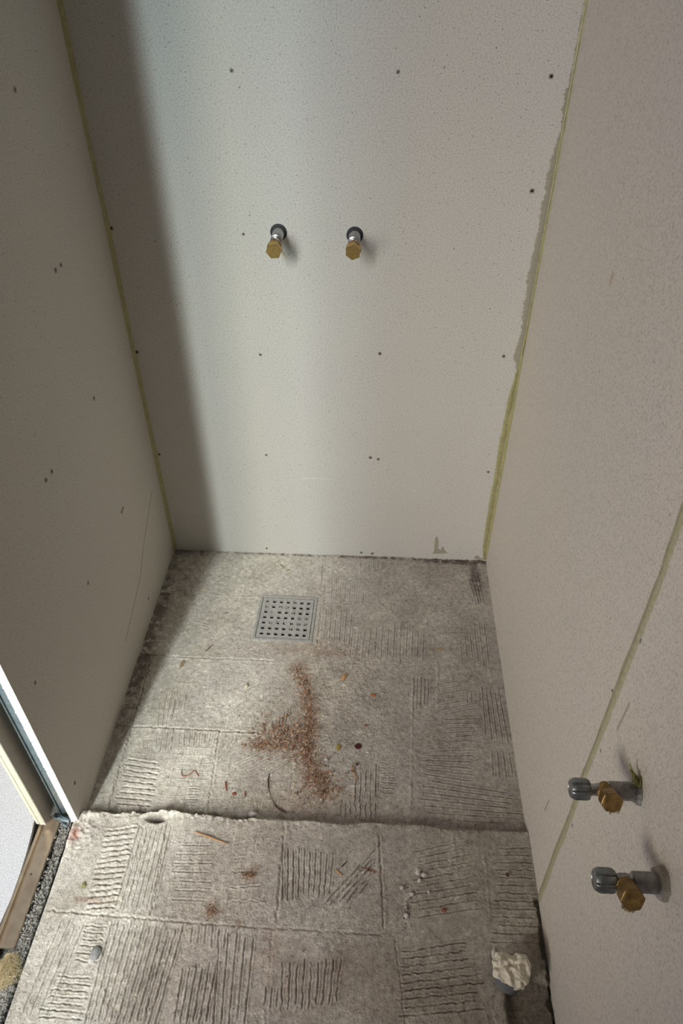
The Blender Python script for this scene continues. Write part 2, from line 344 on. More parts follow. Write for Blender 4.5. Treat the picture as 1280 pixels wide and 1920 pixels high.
for a0, a1, b0, b1, n, A, wob in FAM:
    for i in range(n):
        f = i / (n - 1); k_ += 1
        rr = np.random.default_rng(k_ * 13)
        a = (np.array(a0) * (1 - f) + np.array(b0) * f); b = (np.array(a1) * (1 - f) + np.array(b1) * f)
        L = np.hypot(*(b - a)); d = (b - a) / max(L, 1e-6)
        a = a + d * rr.uniform(-.05, .08) * L; b = b - d * rr.uniform(-.05, .10) * L
        line(a, b, .0011 + A * .00150, wob * .0010, .00105 if A < 2 else .00150, seed=k_)
for a, b in RIDGE:
    line(a, b, -.0010, .0009, .0022, seed=k_ + 5); k_ += 1
# joints between the lifted tiles
for (a, b, A, wd) in [((.0, -.172), (.27, -.176), .0022, .0020), ((.43, -.18), (.87, -.185), .0005, .002), ((.0, -.376), (.33, -.376), .0026, .0022),
                      ((.45, -.375), (.66, -.37), .0004, .002), ((.0, -.572), (.33, -.573), .0032, .0026), ((.36, -.575), (.88, -.57), .0005, .0016),
                      ((.235, -.57), (.245, -.765), .0032, .0026), ((.425, -.01), (.43, -.16), .0030, .0022), ((.432, -.18), (.434, -.33), .0030, .0024),
                      ((.605, -.02), (.63, -.35), .0009, .0015), ((.213, -.18), (.225, -.37), .0005, .002), ((.032, -.40), (.042, -.765), .0045, .0022),
                      ((.0, -.965), (.27, -.972), .0022, .0025), ((.27, -.972), (.60, -.975), .0016, .0025), ((.12, -.80), (.135, -.965), .0010, .002),
                      ((.175, -.79), (.185, -.965), .0022, .002), ((.405, -.79), (.41, -.965), .0022, .003), ((.59, -.80), (.60, -.965), .0026, .0024),
                      ((.62, -.98), (.655, -1.25), .0008, .002), ((.21, -.98), (.225, -1.25), .0015, .002), ((.405, -.98), (.42, -1.25), .0010, .003)]:
    line(a, b, A * .9, .0011, wd * .6, seed=k_); k_ += 1; line(a, b, A * .4, .0016, wd * 1.1, seed=k_ + 500)
    line((a[0] + .001, a[1] - .003), (b[0] + .001, b[1] - .003), -A * .22, .0014, wd * 1.5, seed=k_ + 900)
# faint raised grid left by the ribbed tile backs
def grid(x0, x1, y0, y1, s, A):
    m = sstep(x0, x0 + .01, GX) * (1 - sstep(x1 - .01, x1, GX)) * sstep(y0, y0 + .01, GY) * (1 - sstep(y1 - .01, y1, GY))
    m = m * sstep(-.5, .1, vnoise(.03, int(x0 * 1e3) + 77))
    for U, k in ((GX + .02 * (GY), 3), (GY - .01 * GX, 4)):
        ph = (U / s) % 1 - .5
        Z[:] = Z + A * m * np.exp(-(ph * s / .0009) ** 2)
grid(.05, .235, -.565, -.38, .0185, .0006); grid(.05, .24, -.76, -.58, .0185, .0009); grid(.25, .42, -.76, -.58, .019, .00065)
grid(.05, .42, -.165, -.02, .019, .0004); grid(.03, .20, -.37, -.18, .019, .0004); grid(.66, .87, -.75, -.58, .021, .0003)
grid(.0, .12, -1.20, -.99, .019, .0004); grid(.20, .40, -.96, -.80, .022, .0005); grid(.62, .86, -1.2, -.8, .024, .0003)
# left edge strip in front of the board, a little lower and smooth
Z -= .0035 * (1 - sstep(.028, .040, GX + .004 * vnoise(.03, 21))) * (GY > -.765) * sstep(-.77, -.55, -GY - 1.0 + .4) if False else 0
# the step up to the outer floor, with a broken edge
edge = -.7765 + .0040 * vnoise(.055, 31) + (.0006 + .0022 * (1 - sstep(.25, .4, GX))) * vnoise(.017, 32) + (.0004 + .001 * (1 - sstep(.25, .4, GX))) * vnoise(.004, 33) - .004 * (1 - sstep(.0, .2, GX))
up = sstep(.0, .0026, edge - GY)
hole = np.exp(-(((GX - .150) / .017) ** 2 + ((GY + .789) / .0075) ** 2) ** 2)
gap = np.exp(-((GY - edge - .0008) / .0017) ** 2) * (.5 + .8 * (1 - sstep(.2, .34, GX)))
gap2 = np.exp(-((GY - edge - .0105 - .002 * vnoise(.009, 34)) / .0026) ** 2) * np.clip(.55 + .8 * vnoise(.02, 35), .1, 1) * (.25 + .75 * (1 - sstep(.34, .45, GX)))
Z = Z + H * up * (1 - .95 * hole) - .0075 * gap - .0065 * gap2
Z += .0035 * vnoise(.006, 41) * np.exp(-((GY - edge + .004) / .006) ** 2) * (1 - .6 * sstep(.3, .4, GX))
# crust lips on the edge
for (cx, cy, sx, sy, h) in [(.178, -.7765, .035, .0045, .012), (.345, -.766, .010, .005, .010), (.42, -.770, .05, .003, .004), (.60, -.772, .06, .003, .004), (.02, -.788, .03, .008, .006)]:
    Z += h * np.exp(-((GX - cx) / sx) ** 2 - ((GY - cy) / sy) ** 2) * (1 + .35 * vnoise(.006, 43))
# crumbled top-left corner of the outer floor, where the board end stands
m = np.exp(-(((GX + .005) / .045) ** 2 + ((GY + .815) / .05) ** 2))
Z += m * (.005 + .0035 * vnoise(.009, 44) + .0022 * vnoise(.0045, 45))
# lower ground round the drain pipe, and the open gap along the right wall
lowm = sstep(.797, .805, GX + .004 * vnoise(.02, 51)) * sstep(.0, .006, -1.026 + .006 * vnoise(.03, 52) - GY)
Z -= .011 * lowm
gapR = sstep(.870, .876, GX + .004 * vnoise(.012, 53) + .002 * vnoise(.004, 54)) * sstep(.0, .01, -.895 - GY)
Z -= .009 * gapR
# dirt crust at the foot of the back wall
Z += .0025 * sstep(-.012, 0, GY) * (vnoise(.008, 61) + .4) * sstep(.3, .6, GX)
Z += .0018 * np.exp(-((GX - .8) / .1) ** 2 - ((GY + .006) / .006) ** 2) * vnoise(.005, 62)
# seat of the drain
RT = math.radians(-1.2); dcx, dcy = .3445, -.2405
u = (GX - dcx) * math.cos(RT) + (GY - dcy) * math.sin(RT); v = -(GX - dcx) * math.sin(RT) + (GY - dcy) * math.cos(RT)
dm = np.maximum(np.abs(u), np.abs(v))
inner = 1 - sstep(.0655, .068, dm)
flat = 1 - sstep(.076, .090, dm)
Z = Z * (1 - flat) - .0005 * flat
Z = Z * (1 - inner) - .030 * inner

# stains and dirt of the mortar, with some light and shade painted in
T = np.ones((ny, nx, 3)) * np.array([.52, .495, .445])
def tintmix(mask, c):
    global T
    T = T * (1 - mask[..., None]) + np.array(c) * mask[..., None]
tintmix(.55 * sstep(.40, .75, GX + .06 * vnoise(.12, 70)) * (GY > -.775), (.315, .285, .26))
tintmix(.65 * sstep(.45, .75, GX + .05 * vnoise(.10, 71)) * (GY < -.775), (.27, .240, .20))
tintmix(.22 * sstep(-.2, .8, vnoise(.06, 72)), (.36, .32, .29))
tintmix(.30 * sstep(.1, .8, vnoise(.045, 73) + .4 * vnoise(.01, 74)), (.50, .475, .42))
def blob(cx, cy, sx, sy, k, c, cell=.012, seed=0, rot=0):
    a = math.radians(rot)
    U = (GX - cx) * math.cos(a) + (GY - cy) * math.sin(a); V = -(GX - cx) * math.sin(a) + (GY - cy) * math.cos(a)
    g = np.exp(-(U / sx) ** 2 - (V / sy) ** 2) * (1 + .9 * vnoise(cell, 200 + seed) + .6 * vnoise(.004, 300 + seed))
    tintmix(np.clip(k * g, 0, .9), c)
rust = (.27, .125, .065)
for i, (cx, cy, sx, sy, k, rot) in enumerate([(.392, -.395, .022, .022, .6, 0), (.418, -.46, .016, .05, .7, 10), (.432, -.54, .014, .045, .75, 6), (.436, -.61, .016, .05, .8, 5),
      (.452, -.665, .028, .022, .7, -25), (.478, -.70, .03, .016, .65, -20), (.37, -.575, .042, .028, .55, -15), (.325, -.605, .03, .014, .5, 0), (.43, -.335, .05, .018, .35, 0),
      (.50, -.345, .045, .008, .45, 0), (.39, -.60, .03, .03, .45, 0), (.43, -.74, .05, .012, .3, 0), (.33, -.34, .10, .02, .18, 0)]):
    blob(cx, cy, sx * 1.15, sy * 1.15, k * .62, rust, seed=i, rot=rot)
for i, (cx, cy, sx, sy, k) in enumerate([(.425, -1.06, .09, .05, .15), (.56, -1.04, .10, .05, .18), (.40, -1.0, .03, .03, .2), (.293, -.95, .012, .012, .6), (.35, -.887, .016, .012, .45), (.06, -.945, .05, .006, .35)]):
    blob(cx, cy, sx, sy, k, (.30, .17, .11), seed=20 + i)
blob(.575, -.866, .016, .0028, 1.2, (.20, .085, .05), seed=40, rot=-14)
blob(.0, -.83, .010, .014, .8, (.38, .17, .13), seed=41)
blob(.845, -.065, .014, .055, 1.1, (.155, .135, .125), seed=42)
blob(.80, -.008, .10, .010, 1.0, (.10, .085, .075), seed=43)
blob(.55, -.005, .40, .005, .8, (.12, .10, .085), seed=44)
blob(.012, -.30, .022, .28, 1.0, (.14, .12, .10), seed=45); blob(.05, -.10, .05, .12, .4, (.2, .18, .15), seed=55)  # dirt along the left wall; its shaded strip is painted darker too
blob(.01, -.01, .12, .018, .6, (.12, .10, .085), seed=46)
tintmix(.75 * lowm, (.125, .105, .085)); tintmix(.6 * gapR, (.11, .09, .075))  # darker low ground; shade painted into the gap by the wall
tintmix(.55 * hole, (.05, .04, .035))  # shade inside the broken hole, painted dark
blob(.640, -.925, .0035, .035, 1.0, (.56, .54, .48), seed=50); blob(.6425, -.975, .003, .02, .5, (.5, .48, .42), seed=51)
blob(.557, -1.115, .018, .009, .6, (.5, .48, .42), seed=52)
blob(.66, -.47, .004, .20, .35, (.50, .46, .43), seed=53); blob(.72, -.42, .003, .06, .6, (.48, .48, .42), seed=54)
tintmix(.35 * np.clip(zone * (.5 + vnoise(.02, 80)), 0, 1), (.30, .27, .235))
tintmix(inner, (.03, .027, .025))  # shade of the drain well put into the colour
T = np.clip(T * (1.22 + .22 * (1 - sstep(.25, .7, GX)))[..., None], .01, 1)  # left side painted lighter to imitate the window light falling there

def grid_mesh(name, GX, GY, Z, T):
    ny, nx = Z.shape
    co = np.stack([GX, GY, Z], -1).reshape(-1, 3).astype(np.float32)
    idx = np.arange(nx * ny).reshape(ny, nx)
    q = np.stack([idx[:-1, :-1], idx[:-1, 1:], idx[1:, 1:], idx[1:, :-1]], -1).reshape(-1, 4)
    # plain continuation of the floor towards the viewer
    base = len(co)
    ext = np.array([[X0, -3.2, .015], [X1, -3.2, .015], [X1, Y0 - .002, .015], [X0, Y0 - .002, .015]], np.float32)
    co = np.vstack([co, ext]); q = np.vstack([q, [[base, base + 1, base + 2, base + 3]]])
    me = bpy.data.meshes.new(name)
    me.vertices.add(len(co)); me.vertices.foreach_set('co', co.ravel())
    me.loops.add(q.size); me.loops.foreach_set('vertex_index', q.ravel().astype(np.int32))
    me.polygons.add(len(q)); me.polygons.foreach_set('loop_start', np.arange(0, q.size, 4, dtype=np.int32))
    me.polygons.foreach_set('loop_total', np.full(len(q), 4, np.int32))
    me.polygons.foreach_set('use_smooth', np.ones(len(q), bool))
    me.update(calc_edges=True)
    at = me.color_attributes.new('tint', 'FLOAT_COLOR', 'POINT')
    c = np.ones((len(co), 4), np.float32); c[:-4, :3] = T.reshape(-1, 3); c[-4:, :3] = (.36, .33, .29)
    at.data.foreach_set('color', c.ravel())
    return me
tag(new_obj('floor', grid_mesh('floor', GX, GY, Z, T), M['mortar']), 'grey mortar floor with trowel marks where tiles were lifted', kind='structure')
def fz(x, y):
    i = min(nx - 1, max(0, int(round((x - X0) / ST)))); j = min(ny - 1, max(0, int(round((y - Y0) / ST))))
    return float(Z[j, i])

def slab(name, a, b, m, label, parent=None):
    bm = bmesh.new(); box(bm, a, b); o = obj(name, bm, m, parent, smooth=False)
    if parent is None: o['kind'] = 'structure'; o['label'] = label
    return o
TOP = 2.45; YB = -.803
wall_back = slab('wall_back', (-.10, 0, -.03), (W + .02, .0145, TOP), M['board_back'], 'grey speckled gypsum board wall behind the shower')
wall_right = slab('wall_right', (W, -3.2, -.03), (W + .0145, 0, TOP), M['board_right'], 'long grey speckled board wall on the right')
# left partition: near board, steel stud in the gap, far board
bm = bmesh.new()
ns = 700; r2 = random.Random(3)
prev = None
for i in range(ns + 1):
    z = .020 + (TOP - .020) * i / ns if i else .020
    j = r2.choice((0, 0, 0, .5, 1)) * r2.uniform(-.0008, .0008); j2 = r2.choice((0, 0, 0, 0, 1)) * r2.uniform(-.0014, .0014)
    ring = [bm.verts.new(p) for p in ((0, 0, z), (0, YB + j * .6, z), (-.0008, YB + j * .6 - .0003, z), (-.0145 + j2 * .4, YB + j2, z), (-.0145, 0, z))]
    if i == 0: bm.faces.new(ring)
    if i == ns: bm.faces.new(ring[::-1])
    if prev:
        for k in range(5):
            bm.faces.new((prev[k], prev[(k + 1) % 5], ring[(k + 1) % 5], ring[k]))
    prev = ring
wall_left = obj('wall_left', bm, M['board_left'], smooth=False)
wall_left.data.materials.append(M['board_core'])
for p in wall_left.data.polygons:
    if p.center.y < YB + .002 and abs(p.normal.y) > .6: p.material_index = 1
tag(wall_left, 'shaded grey board face of the partition on the left with a raw cut end', kind='structure')
bm = bmesh.new(); box(bm, (-.0145, -.775, 0), (-.0008, 0, .0205)); obj('board_foot', bm, M['board_left'], wall_left, smooth=False)
# galvanised stud, a C channel with its web facing the opening
bm = bmesh.new()
box(bm, (-.0455, -.7830, .012), (-.0155, -.7820, TOP)); box(bm, (-.0165, -.7825, .012), (-.0155, -.745, TOP)); box(bm, (-.0455, -.7825, .012), (-.0445, -.745, TOP))
tube(bm, [(-.0450, -.7850, .012), (-.0450, -.7850, TOP)], .0016, 8); tube(bm, [(-.0230, -.7835, .012), (-.0230, -.7835, TOP)], .0010, 6)
stud = tag(obj('metal_stud', bm, M['galv'], wall_left, angle=25), 'blue-grey galvanised stud inside the cut partition end')
bm = bmesh.new(); box(bm, (-.076, -.806, .012), (-.066, -.3, TOP)); back_board = tag(obj('back_board', bm, M['board_paper'], wall_left, smooth=False), 'brown paper-faced board on the far side of the partition')
bm = bmesh.new(); box(bm, (-.078, -.8085, .012), (-.0655, -.806, TOP), .0008); obj('board_edge', bm, M['board_cream'], back_board)
bm = bmesh.new(); box(bm, (-.086, -.8075, .012), (-.0785, -.3, TOP), .0008); obj('facing_board', bm, M['board_cream'], back_board)
# torn sheet-metal foot of the stud
bm = bmesh.new()
for k, (p, q, t) in enumerate([((-.050, -.790, .012), (-.018, -.803, .022), .006), ((-.040, -.797, .010), (-.020, -.812, .016), .004), ((-.056, -.786, .010), (-.046, -.802, .028), .004)]):
    p, q = Vector(p), Vector(q)
    tube(bm, [p, p.lerp(q, .5) + Vector((0, -.002, .003 - k * .001)), q], lambda s, t=t: t * (1 - .5 * s), 5)
obj('bent_flange', bm, M['galv'], wall_left, angle=20)
# rest of the enclosure, out of the picture
slab('wall_left_far', (-.086, -3.2, -.03), (0, -1.85, TOP), M['board_left'], 'board wall on the left beyond the door opening').name = 'wall_left.001'
slab('wall_front', (-.10, -3.22, -.03), (W + .02, -3.2, TOP), M['mortar_crumb'], 'bare wall behind the viewer')
slab('wall_side', (-2.62, -3.22, -.06), (-2.60, .02, TOP), M['board_left'], 'far wall of the neighbouring room').name = 'wall_far'
slab('wall_back_far', (-2.60, 0, -.06), (-.10, .0145, TOP), M['board_left'], 'board wall of the neighbouring room in line with the shower wall').name = 'wall_back.001'
slab('ceiling', (-.10, -3.22, TOP), (W + .02, .02, TOP + .02), M['mortar_crumb'], 'unseen ceiling above the small room, left dull to dim the upper walls')  # unseen; its dull finish is chosen to dim the upper walls
# neighbouring room floor with its slightly bowed edge
bm = bmesh.new()
ys = [-3.2, -2.0, -1.2, -1.05, -.99, -.944, -.90, -.864, -.82, -.785, -.70, 0]
xs = [-.086, -.086, -.088, -.087, -.0862, -.0835, -.0845, -.087, -.0925, -.099, -.105, -.11]
for z0, z1 in ((-.004, .004),):
    t = [(bm.verts.new((x, y, z1)), bm.verts.new((-2.6, y, z1)), bm.verts.new((x + .0005, y, z0)), bm.verts.new((-2.6, y, z0))) for x, y in zip(xs, ys)]
    for a, b in zip(t, t[1:]):
        for i, k in ((0, 1), (1, 3), (3, 2), (2, 0)): bm.faces.new((a[i], b[i], b[k], a[k]))
fl2 = obj('floor.001', bm, M['vinyl'], smooth=False); tag(fl2, 'pale grey speckled floor of the neighbouring room', kind='structure')
slab('floor_bed', (-2.6, -3.2, -.06), (X1, .0, -.045), M['mortar_crumb'], 'dark screed bed under the threshold').name = 'floor.002'

# ================================================================ THRESHOLD
t = empty('threshold_track', (-.066, -1.0, -.004), 'brown floor track lying in the door opening beside the pale floor', 'track')
def at_local(o, parent):
    o.matrix_parent_inverse = parent.matrix_basis.inverted(); return o
bm = bmesh.new()
prof = [(-.0455, -.004), (-.0455, .0005), (-.0470, .0022), (-.056, .0028), (-.066, .0022), (-.074, .0004), (-.0765, -.0012), (-.0775, .0040), (-.0795, .0048), (-.0830, .0048), (-.0835, -.004)]
prev = None
for y in np.linspace(-1.022, -.786, 40):
    b_ = .0026 * math.sin((y + .786) * 9)
    ring = [bm.verts.new((px - .004 * max(0, (y + .88)) / .1 * 0 + 0, y, pz)) for px, pz in prof]
    if prev:
        for k in range(len(prof)): bm.faces.new((prev[k], prev[(k + 1) % len(prof)], ring[(k + 1) % len(prof)], ring[k]))
    else: bm.faces.new(ring)
    prev = ring
bm.faces.new(prev[::-1])
at_local(obj('rail', bm, M['track'], t), t)
for (x, y) in ((-.0705, -.826), (-.064, -.898)):
    bm = bmesh.new(); lathe(bm, [(0, .0020), (.0009, .0018), (.0013, .0008)], (x, y, .0018), (0, 0, 1), 14)
    at_local(obj('screw', bm, M['chrome_dirty'] if y > -.85 else M['screw'], t), t)
# rough mortar between the track and the joint
bm = bmesh.new(); rr = random.Random(11)
n1, n2 = 260, 26
V = []
for i in range(n1):
    y = -.785 - .53 * i / (n1 - 1)
    row = []
    xl = -.0362 + .004 * mnoise.noise(Vector((y * 60, 0, 3))) - .002 * math.sin(y * 30)
    if y < -1.03: xl -= min(.06, (-1.03 - y) * 1.2)
    for j in range(n2):
        s = j / (n2 - 1); x = xl + (-.0138 - xl) * s
        z = .008 + .008 * s + .0048 * mnoise.noise(Vector((x * 150, y * 150, 0))) + .0040 * mnoise.noise(Vector((x * 420, y * 420, 5))) + .0018 * mnoise.noise(Vector((x * 900, y * 900, 9)))
        if j == 0: z = -.02
        if j == n2 - 1: z = -.005
        if j == n2 - 2: z -= .003
        row.append(bm.verts.new((x, y, z)))
    V.append(row)
for a, b in zip(V, V[1:]):
    for j in range(n2 - 1): bm.faces.new((a[j], a[j + 1], b[j + 1], b[j]))
cr = obj('crumbled_mortar', bm, M['mortar_crumb'], angle=80)
tag(cr, 'rough crumbled mortar strip between the brown track and the trowelled floor', 'mortar')
bm = bmesh.new()
for i in range(900):
    y = rr.uniform(-1.2, -.79); x = rr.uniform(-.040, -.016); s = rr.choice([.0006, .0008, .0011, .0016, .0022]) * rr.uniform(.8, 1.2)
    lump(bm, (x, y, .0095 + .008 * (x + .0385) / .026 + rr.uniform(-.002, .003)), (s * rr.uniform(.7, 1.3), s * rr.uniform(.7, 1.3), s * .8), i, .9, 1)
tag(obj('mortar_crumbs', bm, M['mortar_crumb'], smooth=False), 'loose pale mortar crumbs along the rough strip by the track', 'crumbs', kind='stuff')
# tuft of mineral wool
bm = bmesh.new()
lump(bm, (-.038, -1.062, .006), (.021, .028, .013), 5, .45, 4, 1.8)
for v in bm.verts: v.co += Vector((mnoise.noise(v.co * 300), mnoise.noise(v.co * 300 + Vector((9, 0, 0))), mnoise.noise(v.co * 300 + Vector((0, 9, 0))))) * .0016
wool = tag(obj('insulation_tuft', bm, M['wool'], angle=80), 'fuzzy yellow mineral wool tuft at the near end of the brown track', 'insulation')
bm = bmesh.new()
for i in range(3200):
    a = rr.uniform(0, 2 * PI); e = rr.uniform(.1, 1.4)
    p = Vector((-.036 + .021 * math.cos(a) * math.cos(e), -1.062 + .027 * math.sin(a) * math.cos(e), .008 + .013 * math.sin(e)))
    d = Vector((rr.gauss(0, 1), rr.gauss(0, 1), rr.gauss(.4, .6))).normalized() * rr.uniform(.003, .008); c = Vector((rr.gauss(0, 1), rr.gauss(0, 1), rr.gauss(0, 1))) * .0015
    tube(bm, [p, p + d * .5 + c, p + d], .00016, 3)
tag(obj('fibres', bm, M['wool'], wool, angle=80), kind='stuff')

# ================================================================ GLUE SEAMS
def seam(name, prof_fn, z0, z1, n, m, label, cat='sealant'):
    bm = bmesh.new(); prev = None
    for i in range(n + 1):
        z = z0 + (z1 - z0) * i / n
        ring = [bm.verts.new(p) for p in prof_fn(z)]
        if prev:
            for k in range(len(ring) - 1): bm.faces.new((prev[k], prev[k + 1], ring[k + 1], ring[k]))
        prev = ring
    # inner skin closes it against the wall
    return tag(obj(name, bm, m, angle=60), label, cat)
nz = lambda z, f, s: mnoise.noise(Vector((z * f, s * 3.7, s)))
def left_seam(z):
    a = .0115 + .0022 * nz(z, 6, 1) + .0012 * nz(z, 40, 2) + (.004 if z > 1.0 else 0) * min(1, (z - 1.0) * 5 if z > 1 else 0); b = .0045 + .002 * nz(z, 8, 3) + .001 * nz(z, 60, 4) + .006 * max(0, nz(z, 3.1, 9))
    h = .0016 + .0007 * nz(z, 25, 5)
    return [(-.0005, -a - .0003, z), (h * .5, -a + .0006, z), (h, -a * .8, z), (h * 1.2, -a * .62, z), (h * .55, -a * .5, z), (h * 1.5, -a * .36, z), (.0030, -.0030, z), (b * .6, -h * 1.5, z), (b * .85, -h * .7, z), (b, -h * .5, z), (b + .0004, .0005, z)]
seam('adhesive_seam', left_seam, .008, 2.2, 500, M['glue'], 'olive glue bead down the dim left corner of the shower')
def right_seam(z):
    k = max(0, min(1, (.62 - z) / .1)) if z > .5 else 1   # broad lower down, slim bead higher up
    a = .005 + .006 * k * max(.0, min(1, z / .1)) + .0015 * nz(z, 7, 11) + .001 * nz(z, 50, 12)
    b = .0045 + .0135 * k * (.6 + .4 * min(1, z / .15)) + .002 * nz(z, 9, 13) + .0010 * nz(z, 45, 14)
    if z < .05: a *= .5 + z * 10; b *= .55 + z * 9
    h = .0023 + .0009 * nz(z, 30, 15)
    x = W
    return [(x + .0005, -a - .0003, z), (x - h * .5, -a + .0006, z), (x - h, -a * .7, z), (x - .0026, -.0042, z), (x - .0052, -.0030, z), (x - b * .40, -h * 1.1, z), (x - b * .55, -h * 1.9, z), (x - b * .62, -h * .8, z), (x - b * .80, -h * 1.3, z), (x - b, -h * .6, z), (x - b - .0004, .0005, z)]
sr_ = seam('adhesive_seam', right_seam, .006, 2.2, 500, M['glue'], 'yellow-green glue bead down the lit right corner of the shower')
def film(z):
    b = .010 + .008 * max(0, min(1, (1.0 - z) * 3 + .6)) * (1 if z > .62 else .3) + .006 * nz(z, 14, 21) + .0045 * nz(z, 70, 22) + .005 * nz(z, 300, 23)
    if z > 1.15: b *= .55
    b = max(b, .004)
    return [(W - .003, -.0004, z), (W - b * .5, -.0005, z), (W - b * .8, -.0006, z), (W - b, -.0004, z), (W - b - .0003, .0004, z)]
bm = bmesh.new(); prev = None
for i in range(900):
    ring = [bm.verts.new(p) for p in film(.60 + 1.6 * i / 899)]
    if prev:
        for k in range(4): bm.faces.new((prev[k], prev[k + 1], ring[k + 1], ring[k]))
    prev = ring
tag(obj('smeared_film', bm, M['glue_grey'], sr_, angle=80), 'thin grey-green smear beside the bead')
KS = [(.03, -.9015), (.183, -.8915), (.312, -.8895), (.434, -.880), (.597, -.8745), (.727, -.8705), (.82, -.867), (.908, -.8575), (1.3, -.853), (2.2, -.85)]
def joint_seam(z):
    yc = float(np.interp(z, [k[0] for k in KS], [k[1] for k in KS]))
    a = .0075 + .0015 * nz(z, 9, 31) + .0020 * max(0, nz(z, 30, 32)); b = .0090 + .0020 * nz(z, 8, 33) + .0050 * max(0, nz(z, 14, 34)) + .0012 * nz(z, 90, 36)
    h = .0014 + .0006 * nz(z, 40, 35)
    return [(W + .0005, yc - b, z), (W - h * .6, yc - b + .0008, z), (W - h, yc - b * .45, z), (W - h * 1.1, yc - .0012, z), (W + .0020, yc - .0006, z), (W + .0020, yc + .0006, z), (W - h * 1.4, yc + .0013, z), (W - h * 1.1, yc + a * .5, z), (W - h * .5, yc + a - .0008, z), (W + .0005, yc + a, z)]
seam('adhesive_seam', joint_seam, .024, 2.2, 700, M['glue_pale'], 'split khaki glue line over the board joint behind the valves on the right wall')

# marks that belong to the walls
def patch(name, pts, nrm, parent, m, th=.0004, label=None):
    bm = bmesh.new(); n = Vector(nrm)
    a = [bm.verts.new(Vector(p) + n * th) for p in pts]; b = [bm.verts.new(Vector(p) - n * .0006) for p in pts]
    bm.faces.new(a); bm.faces.new(b[::-1])
    for k in range(len(a)): bm.faces.new((a[k], a[(k + 1) % len(a)], b[(k + 1) % len(a)], b[k]))
    o = obj(name, bm, m, parent, smooth=False)
    if label: o['label'] = label
    return o
def bp(l): return [(x, 0, z) for x, z in l]
patch('glue_smear', bp([(.729, .020), (.733, .030), (.732, .080), (.737, .086), (.742, .070), (.744, .040), (.753, .034), (.752, .046), (.757, .047), (.763, .034), (.771, .024), (.755, .021)]), (0, -1, 0), wall_back, M['glue_grey'], label='olive glue smear low on the back wall')
patch('glue_smear', bp([(.846, .006), (.848, .016), (.858, .019), (.862, .010), (.870, .009), (.872, .003)]), (0, -1, 0), wall_back, M['glue_grey'])
patch('scratch_mark', bp([(.372, .2695), (.40, .2712), (.462, .2715), (.462, .2725), (.40, .2728), (.372, .2708)]), (0, -1, 0), wall_back, M['scratch'], label='short pale horizontal scratch')
for pts in ([(.604, .352), (.618, .361), (.634, .3585), (.6335, .350), (.63, .345)], [(.634, .257), (.66, .2430), (.70, .224), (.735, .206)], [(.585, .33), (.5865, .30), (.592, .28), (.605, .258), (.615, .245)]):
    bm = bmesh.new(); tube(bm, [(x, -.0001, z) for x, z in pts], .0005, 5); obj('scratch_mark', bm, M['scratch'], wall_back)
patch('red_scuff', [(W, -.449, .985), (W, -.457, .983), (W, -.459, 1.000), (W, -.452, 1.004)], (-1, 0, 0), wall_right, M['redstain'], label='faint reddish scuff')
patch('scuff', [(W, -.9085, .580), (W, -.912, .580), (W, -.913, .640), (W, -.9095, .640)], (-1, 0, 0), wall_right, M['scuff'])
patch('scuff', [(W, -.806, .165), (W, -.810, .165), (W, -.811, .205), (W, -.807, .205)], (-1, 0, 0), wall_right, M['scuff'])
for pts in ([(-.0, -.07, .27), (-.0, -.14, .235), (0, -.2, .20), (0, -.26, .155), (0, -.34, .13), (0, -.42, .105)],):
    bm = bmesh.new(); tube(bm, [(x + .0001, y, z) for x, y, z in pts], .00045, 4); obj('scratch_mark', bm, M['screw'], wall_left)

# screws and open screw holes in the boards
def screw(o, n, r, parent, seed, kind='open'):
    o = Vector(o); n = Vector(n); x, y = frame_of(n); q = random.Random(seed)
    bm = bmesh.new()
    R = []
    for (f, h) in ((1.55, -.0004), (1.30, .0006), (1.0, .0002), (.72, .0005)):
        ring = []
        for k in range(14):
            a = 2 * PI * k / 14
            ring.append(bm.verts.new(o + n * (h * q.uniform(.4, 1.6)) + (x * math.cos(a) + y * math.sin(a)) * r * f * q.uniform(.82, 1.18)))
        R.append(ring)
    for a, b in zip(R, R[1:]):
        for k in range(14): bm.faces.new((a[k], a[(k + 1) % 14], b[(k + 1) % 14], b[k]))
    so = obj('screw', bm, M['crumb_board'], parent, angle=80)
    bm = bmesh.new(); lathe(bm, [(-.001, r * .9), (.0003, r * .9), (.0005, r * .55)], o, n, 12, jitter=.3)
    obj('screw_head_or_hole', bm, M['dark'] if kind == 'open' else M['screw'], so, angle=60)  # open holes get a dark disc whose colour stands in for shade
    if kind == 'open':
        bm = bmesh.new()
        p = o + (x * q.uniform(-1, 1) + y * q.uniform(-1, 1)).normalized() * r * 1.2
        lump(bm, p + n * .0006, (r * .45, r * .45, r * .45), seed, .6, 1); obj('torn_flap', bm, M['white'], so)
for i, (yy, zz) in enumerate([(-.2528, 1.1842), (-.2517, .9178), (-.2772, .9184), (-.2585, .6538), (-.4916, .6489), (-.5179, .6506), (-.2581, .3701), (-.2681, .3676), (-.4938, .375), (-.2466, .0632), (-.7499, .4), (-.767, .1044)]):
    screw((0, yy, zz), (1, 0, 0), .0034 if i < 10 else .003, wall_left, i, 'flush')
